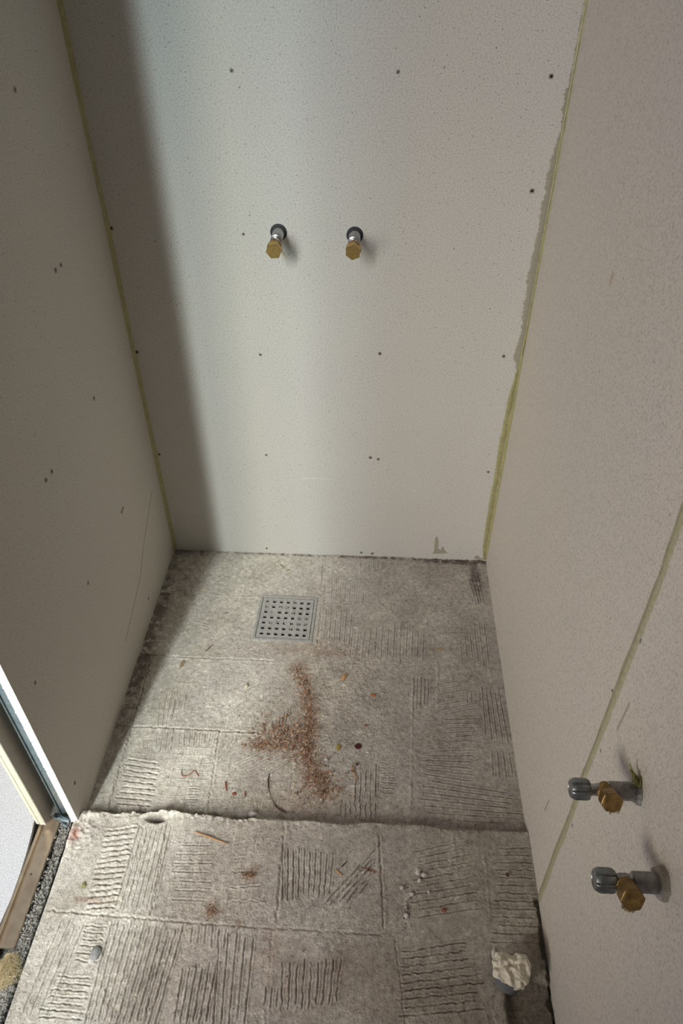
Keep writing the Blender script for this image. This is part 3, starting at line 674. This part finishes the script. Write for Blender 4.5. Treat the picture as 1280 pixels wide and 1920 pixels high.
for i, (xx, zz, r, k) in enumerate([(.2825, 1.1736, .0028, 'flush'), (.5753, 1.1733, .0026, 'flush'), (.8408, 1.1688, .0034, 'open'), (.8401, .9802, .0036, 'open'), (.2775, .8895, .0024, 'flush'), (.0043 + .004, .8965, .0036, 'open'),
        (.0085, .6199, .0036, 'open'), (.2921, .6208, .0026, 'pale'), (.5623, .6307, .0032, 'pale'), (.286, .3416, .0024, 'flush'), (.5482, .343, .0032, 'pale'), (.5683, .3388, .003, 'pale'), (.0121, .3332, .003, 'open'),
        (.265, .018, .0026, 'flush'), (.5312, .0144, .0028, 'flush'), (.8375, .6314, .0030, 'pale'), (.8459, .3093, .0028, 'pale'), (.5620, .012, .0032, 'pale')]):
    screw((xx, 0, zz), (0, -1, 0), r, wall_back, 40 + i, 'open' if k == 'open' else 'flush')
for i, (yy, zz, k) in enumerate([(-.8785, .7217, 'open'), (-.8950, .505, 'flush'), (-.8640, .60, 'flush'), (-.905, .31, 'flush')]):
    screw((W, yy, zz), (-1, 0, 0), .0034 if k == 'open' else .0018, wall_right, 70 + i, k)

# ================================================================ SHOWER TAP STUBS
def stub(x, z, hx, hz, label, phase):
    t = empty('pipe_stub', (x, 0, z), label, 'pipe stub', 'capped pipe stubs on the back wall')
    L = lambda o: at_local(o, t)
    bm = bmesh.new(); lathe(bm, [(-.004, .0168), (.0012, .0168), (.0016, .0155)], (x, 0, z), (0, -1, 0), 40); L(obj('hole_rim', bm, M['black'], t))
    d = Vector((hx - x, -.092, hz - z))
    bm = bmesh.new(); lathe(bm, [(-.004, .0118), (.020, .0118), (.022, .0110), (.034, .0108), (.036, .0120), (.0385, .0120), (.0395, .0100)], (x, 0, z), d, 36, jitter=.04)
    L(obj('chrome_sleeve', bm, M['chrome'], t))
    bm = bmesh.new(); lathe(bm, [(.038, .0085), (.047, .0085), (.049, .0098), (.051, .0085), (.053, .0098), (.055, .0085), (.062, .0085)], (x, 0, z), d, 30)
    L(obj('threaded_neck', bm, M['chrome'], t))
    bm = bmesh.new()
    for k in range(5):
        a = k * 1.2; lump(bm, Vector((x, 0, z)) + d.normalized() * (.050 + .002 * k) + Vector((math.cos(a), 0, math.sin(a))) * .009, (.0028, .003, .0022), k + int(x * 100), .6, 2)
    L(obj('sealing_tape', bm, M['white'], t))
    bm = bmesh.new(); lathe(bm, [(.060, .0105), (.062, .0138), (.072, .0140), (.0722, .0150)], (x, 0, z), d, 40); L(obj('cap_collar', bm, M['brass_old'], t))
    bm = bmesh.new(); lathe(bm, [(.072, .0148), (.0725, .0156), (.0865, .0156), (.0880, .0142)], (x, 0, z), d, sides=6, phase=phase)
    L(obj('hex_cap', bm, M['brass'], t, angle=30))
    return t
t1 = stub(.3495, .8945, .3500, .8865, 'left brass-capped pipe stub on the back wall, glue drips under its cap', .12)
stub(.5030, .8915, .5030, .8880, 'right brass-capped pipe stub on the back wall, nearer the lit glued corner', .40)
bm = bmesh.new()
for k, (dx, dz, s) in enumerate([(.012, -.026, .0022), (.015, -.031, .0030), (.018, -.036, .0022), (.010, -.022, .0014), (.024, -.030, .0014)]):
    lump(bm, (.3495 + dx - .006, -.0006, .880 + dz), (s, .0010, s * 1.3), k, .7, 2)
at_local(obj('glue_drip', bm, M['cream'], t1), t1)

# ================================================================ ANGLE VALVES
def valve(y, z, ang, label, big_flange, seed, ox, dl):
    t = empty('angle_valve', (W, y, z), label, 'valve', 'angle valves on the right wall')
    L = lambda o: at_local(o, t)
    o = Vector((W, y, z)); d = Vector((-1, 0, 0))
    bm = bmesh.new(); lathe(bm, [(-.006, .0165), (.0015, .0158), (.0035, .0125), (.006, .0118)] if not big_flange else [(-.006, .0175), (.004, .0172), (.008, .0158), (.009, .0125), (.0095, .0120)], o, d, 36, jitter=.16)
    L(obj('wall_collar', bm, M['crumb_board'] if big_flange else M['chrome_dirty'], t))
    bm = bmesh.new(); lathe(bm, [(-.004, .0110), (.0085 if big_flange else .004, .0110), (.032, .0108), (.0335, .0100)], o, d, 36, jitter=.03); L(obj('extension_sleeve', bm, M['chrome_dirty'], t))
    bm = bmesh.new(); lathe(bm, [(.028, .0086), (.034, .0092), (.0355, .0078), (.046, .0080), (.049, .0070), (.0615 - dl, .0068), (.063 - dl, .0085), (.065 - dl, .0085)], o, d, 30); body = L(obj('valve_body', bm, M['chrome'], t))
    bm = bmesh.new(); lump(bm, o + d * (ox + .002) + Vector((0, .001, .0095)), (.0065, .004, .0036), seed, .5, 3); L(obj('paint_crust', bm, M['brass_old'] if seed == 1 else M['chrome_dirty'], t))
    # outlet towards the viewer
    od = Vector((ang[0], -.78, ang[1])).normalized(); oo = o + d * ox
    bm = bmesh.new(); lathe(bm, [(-.002, .0080), (.006, .0092), (.0065, .0102), (.0105, .0102), (.0115, .0092), (.019, .0096), (.021, .0108)], oo, od, 36); L(obj('brass_outlet', bm, M['brass_old'], t))
    bm = bmesh.new(); lathe(bm, [(.0185, .0112), (.0195, .0128), (.0345, .0130), (.0355, .0112)], oo, od, sides=6, phase=.3 + seed)
    bmesh.ops.bevel(bm, geom=list(bm.edges), offset=.0008, segments=2, affect='EDGES')
    L(obj('hex_cap', bm, M['brass_old'], t, angle=30))
    bm = bmesh.new(); q = random.Random(seed)
    xx, yy = frame_of(od)
    for k in range(9):
        a = PI * .5 + q.uniform(-.9, .9); 
        dn = (Vector((0, 0, -1)) + od * od.z).normalized(); sd = od.cross(dn)
        pp = oo + od * q.uniform(.030, .0345) + dn * abs(math.sin(a)) * .0122 + sd * math.cos(a) * .0122
        lump(bm, pp, (.0024, .0022, .0022), k, .7, 1)
    L(obj('sealing_tape', bm, M['white'] if seed == 1 else M['tan'], t))
    # knurled knob
    bm = bmesh.new(); m = 96; prof = [(t_ - dl, r_k) for t_, r_k in ((.0605, .0085), (.0612, .0112), (.0635, .0128), (.0660, .0132), (.0775, .0132), (.0800, .0122), (.0818, .0112), (.0830, .0100), (.0832, .0085), (.0826, .0080), (.0826, .002))]
    rings = []
    x_, y_ = frame_of(d)
    for (tt, r) in prof:
        ring = []
        for k in range(m):
            a = 2 * PI * k / m
            g = (1 - .12 * max(0, math.cos(a * 8)) ** 6) * (math.cos(PI / 8) / math.cos(((a + PI / 16) % (PI / 4)) - PI / 8) * .5 + .5) if r > .0110 else 1
            ring.append(bm.verts.new(o + d * tt + (x_ * math.cos(a) + y_ * math.sin(a)) * r * g))
        rings.append(ring)
    for a, b in zip(rings, rings[1:]):
        for k in range(m): bm.faces.new((a[k], a[(k + 1) % m], b[(k + 1) % m], b[k]))
    bm.faces.new(rings[0]); bm.faces.new(rings[-1][::-1])
    L(obj('knob', bm, M['knob'], t, angle=32))
    return t
v1 = valve(-1.0, .590, (-.06, .60), 'farther chrome angle valve on the right wall, its knob over the glue line', False, 1, .0390, .0040)
v2 = valve(-1.105, .592, (-.04, .58), 'nearer chrome angle valve on the right wall, set in a plaster collar', True, 2, .0440, .0085)
bm = bmesh.new(); q = random.Random(8)
for k in range(40):
    p = Vector((W - .002, -.996 + q.uniform(-.006, .006), .606)); e = p + Vector((-.006 - q.uniform(0, .004), q.uniform(-.008, .012), q.uniform(.004, .012)))
    tube(bm, [p, p.lerp(e, .5) + Vector((-.002, 0, .001)), e], .0006, 4)
lump(bm, (W - .003, -.996, .606), (.004, .007, .006), 3, .5, 2)
at_local(obj('hemp_tuft', bm, M['green'], v1), v1)

# ================================================================ FLOOR DRAIN
dr = empty('floor_drain', (dcx, dcy, 0), 'square steel floor drain with a grid of small square holes', 'drain')
dr.rotation_euler.z = RT
bm = bmesh.new()
for a, b in (((-.075, -.075, -.02), (.075, -.0685, .0032)), ((-.075, .0685, -.02), (.075, .075, .0032)), ((-.075, -.0685, -.02), (-.0685, .0685, .0032)), ((.0685, -.0685, -.02), (.075, .0685, .0032))):
    box(bm, a, b, .0006)
obj('frame', bm, M['steel'], dr, angle=30)
bm = bmesh.new()
p, h = .0180, .0042
lines_ = [-.0668]
for k in range(-3, 4): lines_ += [k * p - h, k * p + h]
lines_.append(.0668)
zt, zb = .0022, -.0022
def cell(i, j): return i % 2 == 1 and j % 2 == 1
vt = {}
def gv(i, j, z):
    if (i, j, z) not in vt: vt[(i, j, z)] = bm.verts.new((lines_[i], lines_[j], z))
    return vt[(i, j, z)]
nl = len(lines_) - 1
for i in range(nl):
    for j in range(nl):
        if cell(i, j): continue
        for z in (zt, zb): bm.faces.new([gv(i, j, z), gv(i + 1, j, z), gv(i + 1, j + 1, z), gv(i, j + 1, z)])
        for (di, dj, e0, e1) in ((-1, 0, (i, j), (i, j + 1)), (1, 0, (i + 1, j), (i + 1, j + 1)), (0, -1, (i, j), (i + 1, j)), (0, 1, (i, j + 1), (i + 1, j + 1))):
            a, b = i + di, j + dj
            if a < 0 or b < 0 or a >= nl or b >= nl or cell(a, b):
                bm.faces.new([gv(*e0, zt), gv(*e1, zt), gv(*e1, zb), gv(*e0, zb)])
obj('grate', bm, M['steel'], dr, smooth=False)
bm = bmesh.new(); lathe(bm, [(0, .0046), (.0012, .0046), (.0014, .0036)], (.0635, -.0635, .0022), (0, 0, 1), 24); obj('corner_screw', bm, M['steel'], dr)
bm = bmesh.new(); box(bm, (-.068, -.068, -.028), (.068, .068, -.0265)); obj('sump', bm, M['dark'], dr, smooth=False)  # dark plate paints the shade below the grate
q = random.Random(21)
bm = bmesh.new()
for (i, j) in [(-2, -1), (-1, -1), (0, 1), (-2, 1), (1, 3), (-3, 2), (-1, 2), (2, 0), (1, -1), (2, -1), (2, -2), (3, 0), (0, 2), (3, -1), (1, 1), (0, -1), (-3, 3), (1, -2)]:
    for k in range(q.choice([2, 3, 4])):
        s = q.uniform(.0010, .0024)
        lump(bm, (i * p + q.uniform(-.003, .003), j * p + q.uniform(-.003, .003), q.uniform(-.003, .0012)), (s, s, s), k + i * 7 + j, .5, 1)
obj('trapped_grit', bm, M['white'], dr)['kind'] = 'stuff'

# ================================================================ WASTE PIPE WITH RAG
px_, py_ = .8080, -1.0300
wp = empty('waste_pipe', (px_, py_, .004), 'short grey plastic waste pipe standing up from the floor by the right wall', 'pipe')
bm = bmesh.new(); z0 = 0.0; hgt = .048
rr_ = []
for (r, z) in ((.0225, -.004), (.0225, hgt), (.0218, hgt + .001), (.0205, hgt), (.0205, .004)):
    rr_.append([bm.verts.new((r * math.cos(2 * PI * k / 48), r * math.sin(2 * PI * k / 48), z)) for k in range(48)])
for a, b in zip(rr_, rr_[1:]):
    for k in range(48): bm.faces.new((a[k], a[(k + 1) % 48], b[(k + 1) % 48], b[k]))
bm.faces.new(rr_[-1])
obj('pipe_wall', bm, M['pipe'], wp)
# crumpled rag: a ball of cloth pushed into the pipe, its folds standing over the rim
bm = bmesh.new(); NR, NA = 46, 190
def ridged(p): return 1 - abs(mnoise.noise(p)) * 2.6
V = []
for i in range(NR):
    s = i / (NR - 1); row = []
    for k in range(NA):
        a = 2 * PI * k / NA; ca, sa = math.cos(a), math.sin(a)
        out = .0262 + .0060 * math.exp(-((a - .45) / .5) ** 2) + .0070 * math.exp(-((a - 2.55) / .45) ** 2) + .004 * math.exp(-((a - 3.3) / .2) ** 2) - .0060 * math.exp(-((a - 1.55) / .38) ** 2) + .0022 * math.exp(-((a - 5.6) / .5) ** 2)
        out -= .0045 * math.exp(-((a - 4.35) / .75) ** 2)
        out *= 1 + .05 * mnoise.noise(Vector((ca * 5, sa * 5, 1)))
        u_ = min(1, s / .8)
        r = out * u_ if s < .8 else out + .0005
        x, y = r * ca, r * sa
        z = .011 * (1 - u_ ** 2.2) * .6 + .006 * math.exp(-((x - .016) ** 2 + (y - .010) ** 2) / .00012) + .004 * math.exp(-((x + .017) ** 2 + (y - .010) ** 2) / .00010)
        z -= .008 * math.exp(-((y - .006 - .12 * x) / .0042) ** 2) * math.exp(-((x + .002) / .013) ** 2)
        z += .0040 * ridged(Vector((x * 70, y * 70, .3))) + .0012 * ridged(Vector((x * 150, y * 130, 3.3)))
        if s > .8: z -= .012 * ((s - .8) / .2) * (1 + .5 * mnoise.noise(Vector((ca * 6, sa * 6, 4))))
        r2_ = 1 + .035 * ridged(Vector((ca * 4, sa * 4, z * 90))) * s
        row.append(bm.verts.new((px_ + .003 + x * r2_, py_ + .002 + y * r2_, hgt + .0075 + z)))
    V.append(row)
for a, b in zip(V, V[1:]):
    for k in range(NA): bm.faces.new((a[k], a[(k + 1) % NA], b[(k + 1) % NA], b[k]))
bm.faces.new(V[0])
rag = obj('rag', bm, M['rag'], angle=24)
md = rag.modifiers.new('thickness', 'SOLIDIFY'); md.thickness = .0008; md.offset = 0
tag(rag, 'crumpled dusty white rag stuffed into the grey pipe by the right wall', 'rag')

# ================================================================ DEBRIS
def chips(name, pts, size, cols, seed, label, curl=True, mtl='chips'):
    """thousands of tiny curled shavings or crumbs, coloured one by one"""
    q = random.Random(seed); vs, fs, cs = [], [], []
    for (x, y, s) in pts:
        if not (0.003 < x < W - .003 and -1.28 < y < -.004): continue
        a = q.uniform(0, 2 * PI); L = s * q.uniform(.6, 1.6); wd = L * (q.uniform(.12, .3) if curl else q.uniform(.6, 1))
        z = fz(x, y) + q.uniform(0.0002, .0014); c = q.choice(cols); k = q.uniform(.7, 1.25); c = [min(1, v * k) for v in c]
        dx, dy = math.cos(a), math.sin(a); bse = len(vs); hh = q.uniform(.1, .5) * L if curl else 0
        th = wd * (.35 if curl else .7); n = 3
        for i in range(n):
            t = i / (n - 1) - .5; zz = z + hh * (1 - (2 * t) ** 2) + q.uniform(0, .25) * hh
            bx = x + dx * L * t - dy * q.uniform(-.1, .1) * L; by = y + dy * L * t + dx * q.uniform(-.1, .1) * L
            kk = 1 if i == 1 else .45
            for (su, sv) in ((-1, 0), (0, 1), (1, 0), (0, -.6)):
                vs.append((bx - dy * wd / 2 * su * kk, by + dx * wd / 2 * su * kk, zz + th * sv * kk * .7)); cs.append(c)
        for i in range(n - 1):
            for j in range(4):
                fs.append((bse + i * 4 + j, bse + i * 4 + (j + 1) % 4, bse + (i + 1) * 4 + (j + 1) % 4, bse + (i + 1) * 4 + j))
        fs.append((bse, bse + 1, bse + 2, bse + 3)); fs.append((bse + 11, bse + 10, bse + 9, bse + 8))
    me = bpy.data.meshes.new(name); me.from_pydata(vs, [], fs); me.update()
    at = me.color_attributes.new('tint', 'FLOAT_COLOR', 'POINT')
    at.data.foreach_set('color', np.array([(*c, 1) for c in cs], np.float32).ravel())
    return tag(new_obj(name, me, M[mtl]), label, name.replace('_', ' '), kind='stuff')
q = random.Random(5); P = []
path = [(.392, -.39), (.405, -.43), (.42, -.47), (.43, -.52), (.432, -.57), (.437, -.62), (.45, -.66), (.478, -.69)]
def gcl(cx, cy, sx, sy, n, s): 
    for _ in range(n): P.append((q.gauss(cx, sx), q.gauss(cy, sy), s * q.uniform(.6, 1.3)))
for a, b in zip(path, path[1:]):
    for _ in range(170):
        f = q.random(); P.append((a[0] + (b[0] - a[0]) * f + q.gauss(0, q.choice([.006, .010, .02])), a[1] + (b[1] - a[1]) * f + q.gauss(0, .008), q.uniform(.0018, .0075)))
gcl(.372, -.572, .034, .022, 380, .0065); gcl(.33, -.605, .018, .008, 260, .0045); gcl(.395, -.60, .020, .020, 200, .006); gcl(.472, -.695, .028, .018, 260, .006)
gcl(.44, -.72, .035, .014, 160, .003); gcl(.41, -.345, .05, .014, 260, .0026); gcl(.44, -.30, .012, .03, 110, .0026); gcl(.36, -.45, .07, .08, 260, .003); gcl(.45, -.55, .09, .10, 300, .003)
gcl(.293, -.9504, .006, .007, 110, .0035); gcl(.3498, -.8856, .008, .006, 90, .004); gcl(.34, -.972, .005, .005, 30, .003); gcl(.36, -.872, .006, .004, 25, .003)
gcl(.43, -.756, .10, .006, 180, .0032); gcl(.30, -.50, .06, .05, 120, .003)
chips('sawdust', P, 0, [(.34, .17, .09), (.42, .23, .12), (.26, .12, .07), (.55, .38, .22), (.46, .20, .11), (.68, .56, .40), (.62, .52, .38), (.14, .07, .04), (.50, .42, .32)], 6, 'loose reddish-brown sawdust and shavings trailing across the shower floor below the drain')
P = []
for _ in range(2400): P.append((q.uniform(0, .88), q.uniform(-1.2, 0), q.uniform(.0006, .0018)))
gcl(.47, -.64, .05, .04, 160, .0022); gcl(.30, -.25, .12, .08, 200, .0016); gcl(.42, -.45, .14, .12, 300, .0016); gcl(.64, -.925, .004, .03, 60, .0022)
chips('plaster_grit', P, 0, [(.60, .57, .50), (.45, .42, .37), (.30, .27, .23), (.07, .05, .04), (.12, .09, .07), (.66, .63, .56)], 8, 'fine pale and dark plaster grit scattered over the whole mortar floor', curl=False)

def bit(name, x, y, s, m, label, cat, seed=0, amp=.45, sub=2, rot=0, group=None, lift=None):
    bm = bmesh.new(); lump(bm, (0, 0, 0), s, seed, amp, sub)
    o = obj(name, bm, M[m], angle=35); o.location = (x, y, fz(x, y) + (s[2] * .6 if lift is None else lift)); o.rotation_euler.z = math.radians(rot)
    return tag(o, label, cat, group)
def stick(name, a, b, r, m, label, cat, seed=0, flat=.5, lift=.0012):
    q = random.Random(seed); bm = bmesh.new()
    za, zb = fz(*a) + lift, fz(*b) + lift; zm = max(fz((a[0] + b[0]) / 2, (a[1] + b[1]) / 2) + lift, (za + zb) / 2)
    A, B, Cc = Vector((*a, za)), Vector((*b, zb)), Vector(((a[0] + b[0]) / 2, (a[1] + b[1]) / 2, zm))
    pts = [A, A.lerp(Cc, .5) + Vector((q.gauss(0, .0004), q.gauss(0, .0004), 0)), Cc, Cc.lerp(B, .5) + Vector((q.gauss(0, .0004), q.gauss(0, .0004), 0)), B]
    tube(bm, pts, lambda t: r * (.55 + .45 * math.sin(PI * min(1, t * 1.1 + .05))) , 5)
    for v in bm.verts: pass
    return tag(obj(name, bm, M[m], angle=30), label, cat)
bit('stone_chunk', .2766, -.4540, (.0050, .0055, .0048), 'cream', 'cream stone lump alone on the left half of the shower floor below the drain', 'stone', 1)
bit('plaster_flake', .5272, -.2619, (.0060, .0042, .0016), 'white', 'white plaster flake a hand to the right of the drain', 'flake', 2)
bit('wood_chip', .5036, -.416, (.0050, .0115, .0030), 'wood', 'thick tan wood chip lying right of the top of the sawdust trail', 'wood chip', 3, rot=-20)
bit('paint_chip', .5427, -.5973, (.0075, .0072, .0016), 'dark_red', 'dark maroon chip right of the sawdust trail', 'chip', 4, .35)
bit('bark_crumb', .5421, -.6400, (.0030, .0038, .0018), 'wood_dark', 'small black crumb just above the head of the pale splinter', 'crumb', 5)
stick('wood_splinter', (.5300, -.6430), (.5430, -.6760), .0016, 'wood', 'pale straw-coloured splinter beside the lower sawdust heap', 'splinter', 6)
bit('plaster_flake', .5639, -.6104, (.0050, .0035, .0014), 'white', 'small white flake just right of the dark maroon chip', 'flake', 7)
bit('brick_crumb', .5740, -.4649, (.0070, .0035, .0020), 'orange', 'orange brick crumb in the rough centre-right of the shower floor', 'crumb', 8, rot=10)
bit('brick_crumb', .5588, -.5448, (.0034, .0030, .0018), 'red', 'tiny pink-red crumb above the dark maroon chip', 'crumb', 9)
bit('yellow_flake', .4999, -.6021, (.0055, .0075, .0014), 'yellow', 'yellowish flake at the right rim of the sawdust trail', 'flake', 10)
bm = bmesh.new()
hp = [(.3590, -.6700), (.3575, -.6850), (.3600, -.7000), (.3640, -.7130), (.3700, -.7270), (.3790, -.7400), (.3900, -.7480), (.4040, -.7535)]
tube(bm, [(x, y, fz(x, y) + .0016) for x, y in hp], lambda t: .0013 * (.7 + .5 * math.sin(t * 9)) , 6)
tag(obj('twig', bm, M['wood_dark']), 'curved dark brown twig near the step', 'twig')
bit('mortar_lump', .3365, -.7620, (.0110, .0048, .0050), 'white', 'whitish mortar lump lying against the step below the twig', 'lump', 12)
bit('plaster_flake', .1142, -.1513, (.0085, .0050, .0022), 'cream', 'long cream flake near the left corner behind the drain', 'flake', 13, rot=8)
bit('paper_scrap', .1116, -.397, (.0050, .0130, .0010), 'tan', 'tan leaf-shaped scrap at the shadow edge left of the sawdust', 'scrap', 14, .3, rot=-12)
bit('paper_scrap', .7358, -.3195, (.0130, .0050, .0010), 'tan', 'pale beige scrap on the right of the shower floor', 'scrap', 15, .35, rot=12)
bit('plaster_flake', .7150, -.3250, (.0060, .0028, .0010), 'tan', 'small beige flake touching the left of the beige scrap', 'flake', 16, .35, rot=25)
stick('green_sliver', (.3070, -.0455), (.3200, -.0590), .0017, 'green', 'olive sliver close to the back wall above the drain', 'sliver', 17)
stick('green_sliver', (.3260, -.0690), (.3380, -.0640), .0013, 'green', 'shorter olive sliver right of the other behind the drain', 'sliver', 18)
bm = bmesh.new()
cpts = [(.1720, -.6760), (.1760, -.6850), (.1860, -.6855), (.1950, -.6770), (.2000, -.6720), (.2040, -.6760), (.2100, -.6840)]
tube(bm, [(x, y, fz(x, y) + .0013) for x, y in cpts], .0009, 5)
tag(obj('red_thread', bm, M['red']), 'thin red-brown curled thread between the comb marks at left', 'thread')
stick('brick_sliver', (.2690, -.6940), (.2750, -.7140), .0019, 'red', 'upright red-brown sliver left of the twig', 'sliver', 20)
bit('brick_crumb', .2917, -.7191, (.0045, .0035, .0018), 'red', 'squarish red crumb between the red-brown sliver and the twig', 'crumb', 21)
stick('brick_sliver', (.3130, -.7130), (.3150, -.7250), .0013, 'red', 'small red sliver nearest the twig', 'sliver', 22)
for i, (x, y, s, l) in enumerate([(.4088, -.6448, .0042, 'white plaster crumb at the left rim of the lower sawdust heap'), (.4400, -.6300, .0030, 'white crumb lying on the middle of the sawdust trail'), (.4764, -.6326, .0038, 'white crumb right of the sawdust trail above the lower heap'),
      (.4870, -.6640, .0032, 'white crumb at the right rim of the lower sawdust heap'), (.4270, -.6180, .0028, 'small white crumb on the left edge of the sawdust trail'), (.4760, -.5750, .0026, 'tiny white crumb in the bare mortar right of the sawdust trail'),
      (.1916, -.2307, .0040, 'white crumb left of the drain'), (.4720, -.7220, .0030, 'white crumb below the lower sawdust heap')]):
    bit('plaster_crumb', x, y, (s, s * .85, s * .6), 'white', l, 'crumb', 30 + i)
bit('mortar_lump', .1885, -.2330, (.0055, .0028, .0030), 'grey_stone', 'dark grey lump touching a white crumb left of the drain', 'lump', 45)
stick('dark_sliver', (.1600, -.3560), (.1750, -.3330), .0011, 'wood_dark', 'thin dark sliver on the tile joint left of the drain foot', 'sliver', 46)
# outer floor
stick('wood_splinter', (.2334, -.8125), (.3005, -.8318), .0019, 'wood', 'long orange wood splinter lying on the near floor in front of the step', 'splinter', 50, lift=.0020)
stick('wood_splinter', (.5095, -.8690), (.5225, -.8800), .0018, 'wood', 'short pinkish wood splinter at the foot of the diagonal comb marks', 'splinter', 51)
stick('wood_splinter', (.5200, -.8640), (.5300, -.8520), .0011, 'wood_dark', 'thin brown splinter standing beside the short pinkish one', 'splinter', 52)
bit('pebble', .1069, -1.0291, (.0085, .0115, .0062), 'grey_stone', 'smooth grey pebble with a white tip in the near left comb marks', 'pebble', 53, .22, 3)
bit('plaster_flake', .1030, -1.0410, (.0062, .0050, .0028), 'white', 'white flake against the front of the grey pebble', 'flake', 54)
for i, (x, y, sx, sy, l) in enumerate([(.6630, -.8640, .0048, .0075, 'long white plaster chip, topmost of the loose group on the near floor'), (.6740, -.8700, .0050, .0040, 'white chip right of the long plaster chip on the near floor'), (.6655, -.8800, .0040, .0042, 'round white chip below the long plaster chip on the near floor'),
      (.6500, -.9045, .0048, .0036, 'white chip beside the top of the white streak'), (.6813, -.8985, .0022, .0034, 'tiny white chip standing alone between the red crumb and the chip group'), (.6330, -.8950, .0040, .0040, 'white chip at the upper end of the white streak'), (.6400, -.9420, .0045, .0050, 'white lump in the middle of the white streak')]):
    bit('plaster_chip', x, y, (sx, sy, .0024), 'white', l, 'chip', 60 + i)
bit('brick_crumb', .7075, -.929, (.0045, .0035, .0022), 'red', 'red crumb on the dark near floor between the white streak and the valves', 'crumb', 70)
bit('pebble', .8277, -.8629, (.0036, .0036, .0030), 'wood_dark', 'small round black pebble near the glue line foot', 'pebble', 71, .2)
bit('plaster_chip', .7887, -.9931, (.0035, .0085, .0024), 'white', 'narrow white chip just behind the rag in the pipe', 'chip', 72, rot=-14)
bit('wood_chip', .0491, -.92, (.0040, .0055, .0022), 'green', 'olive-brown chip on the pale near floor left of the comb marks', 'wood chip', 73)
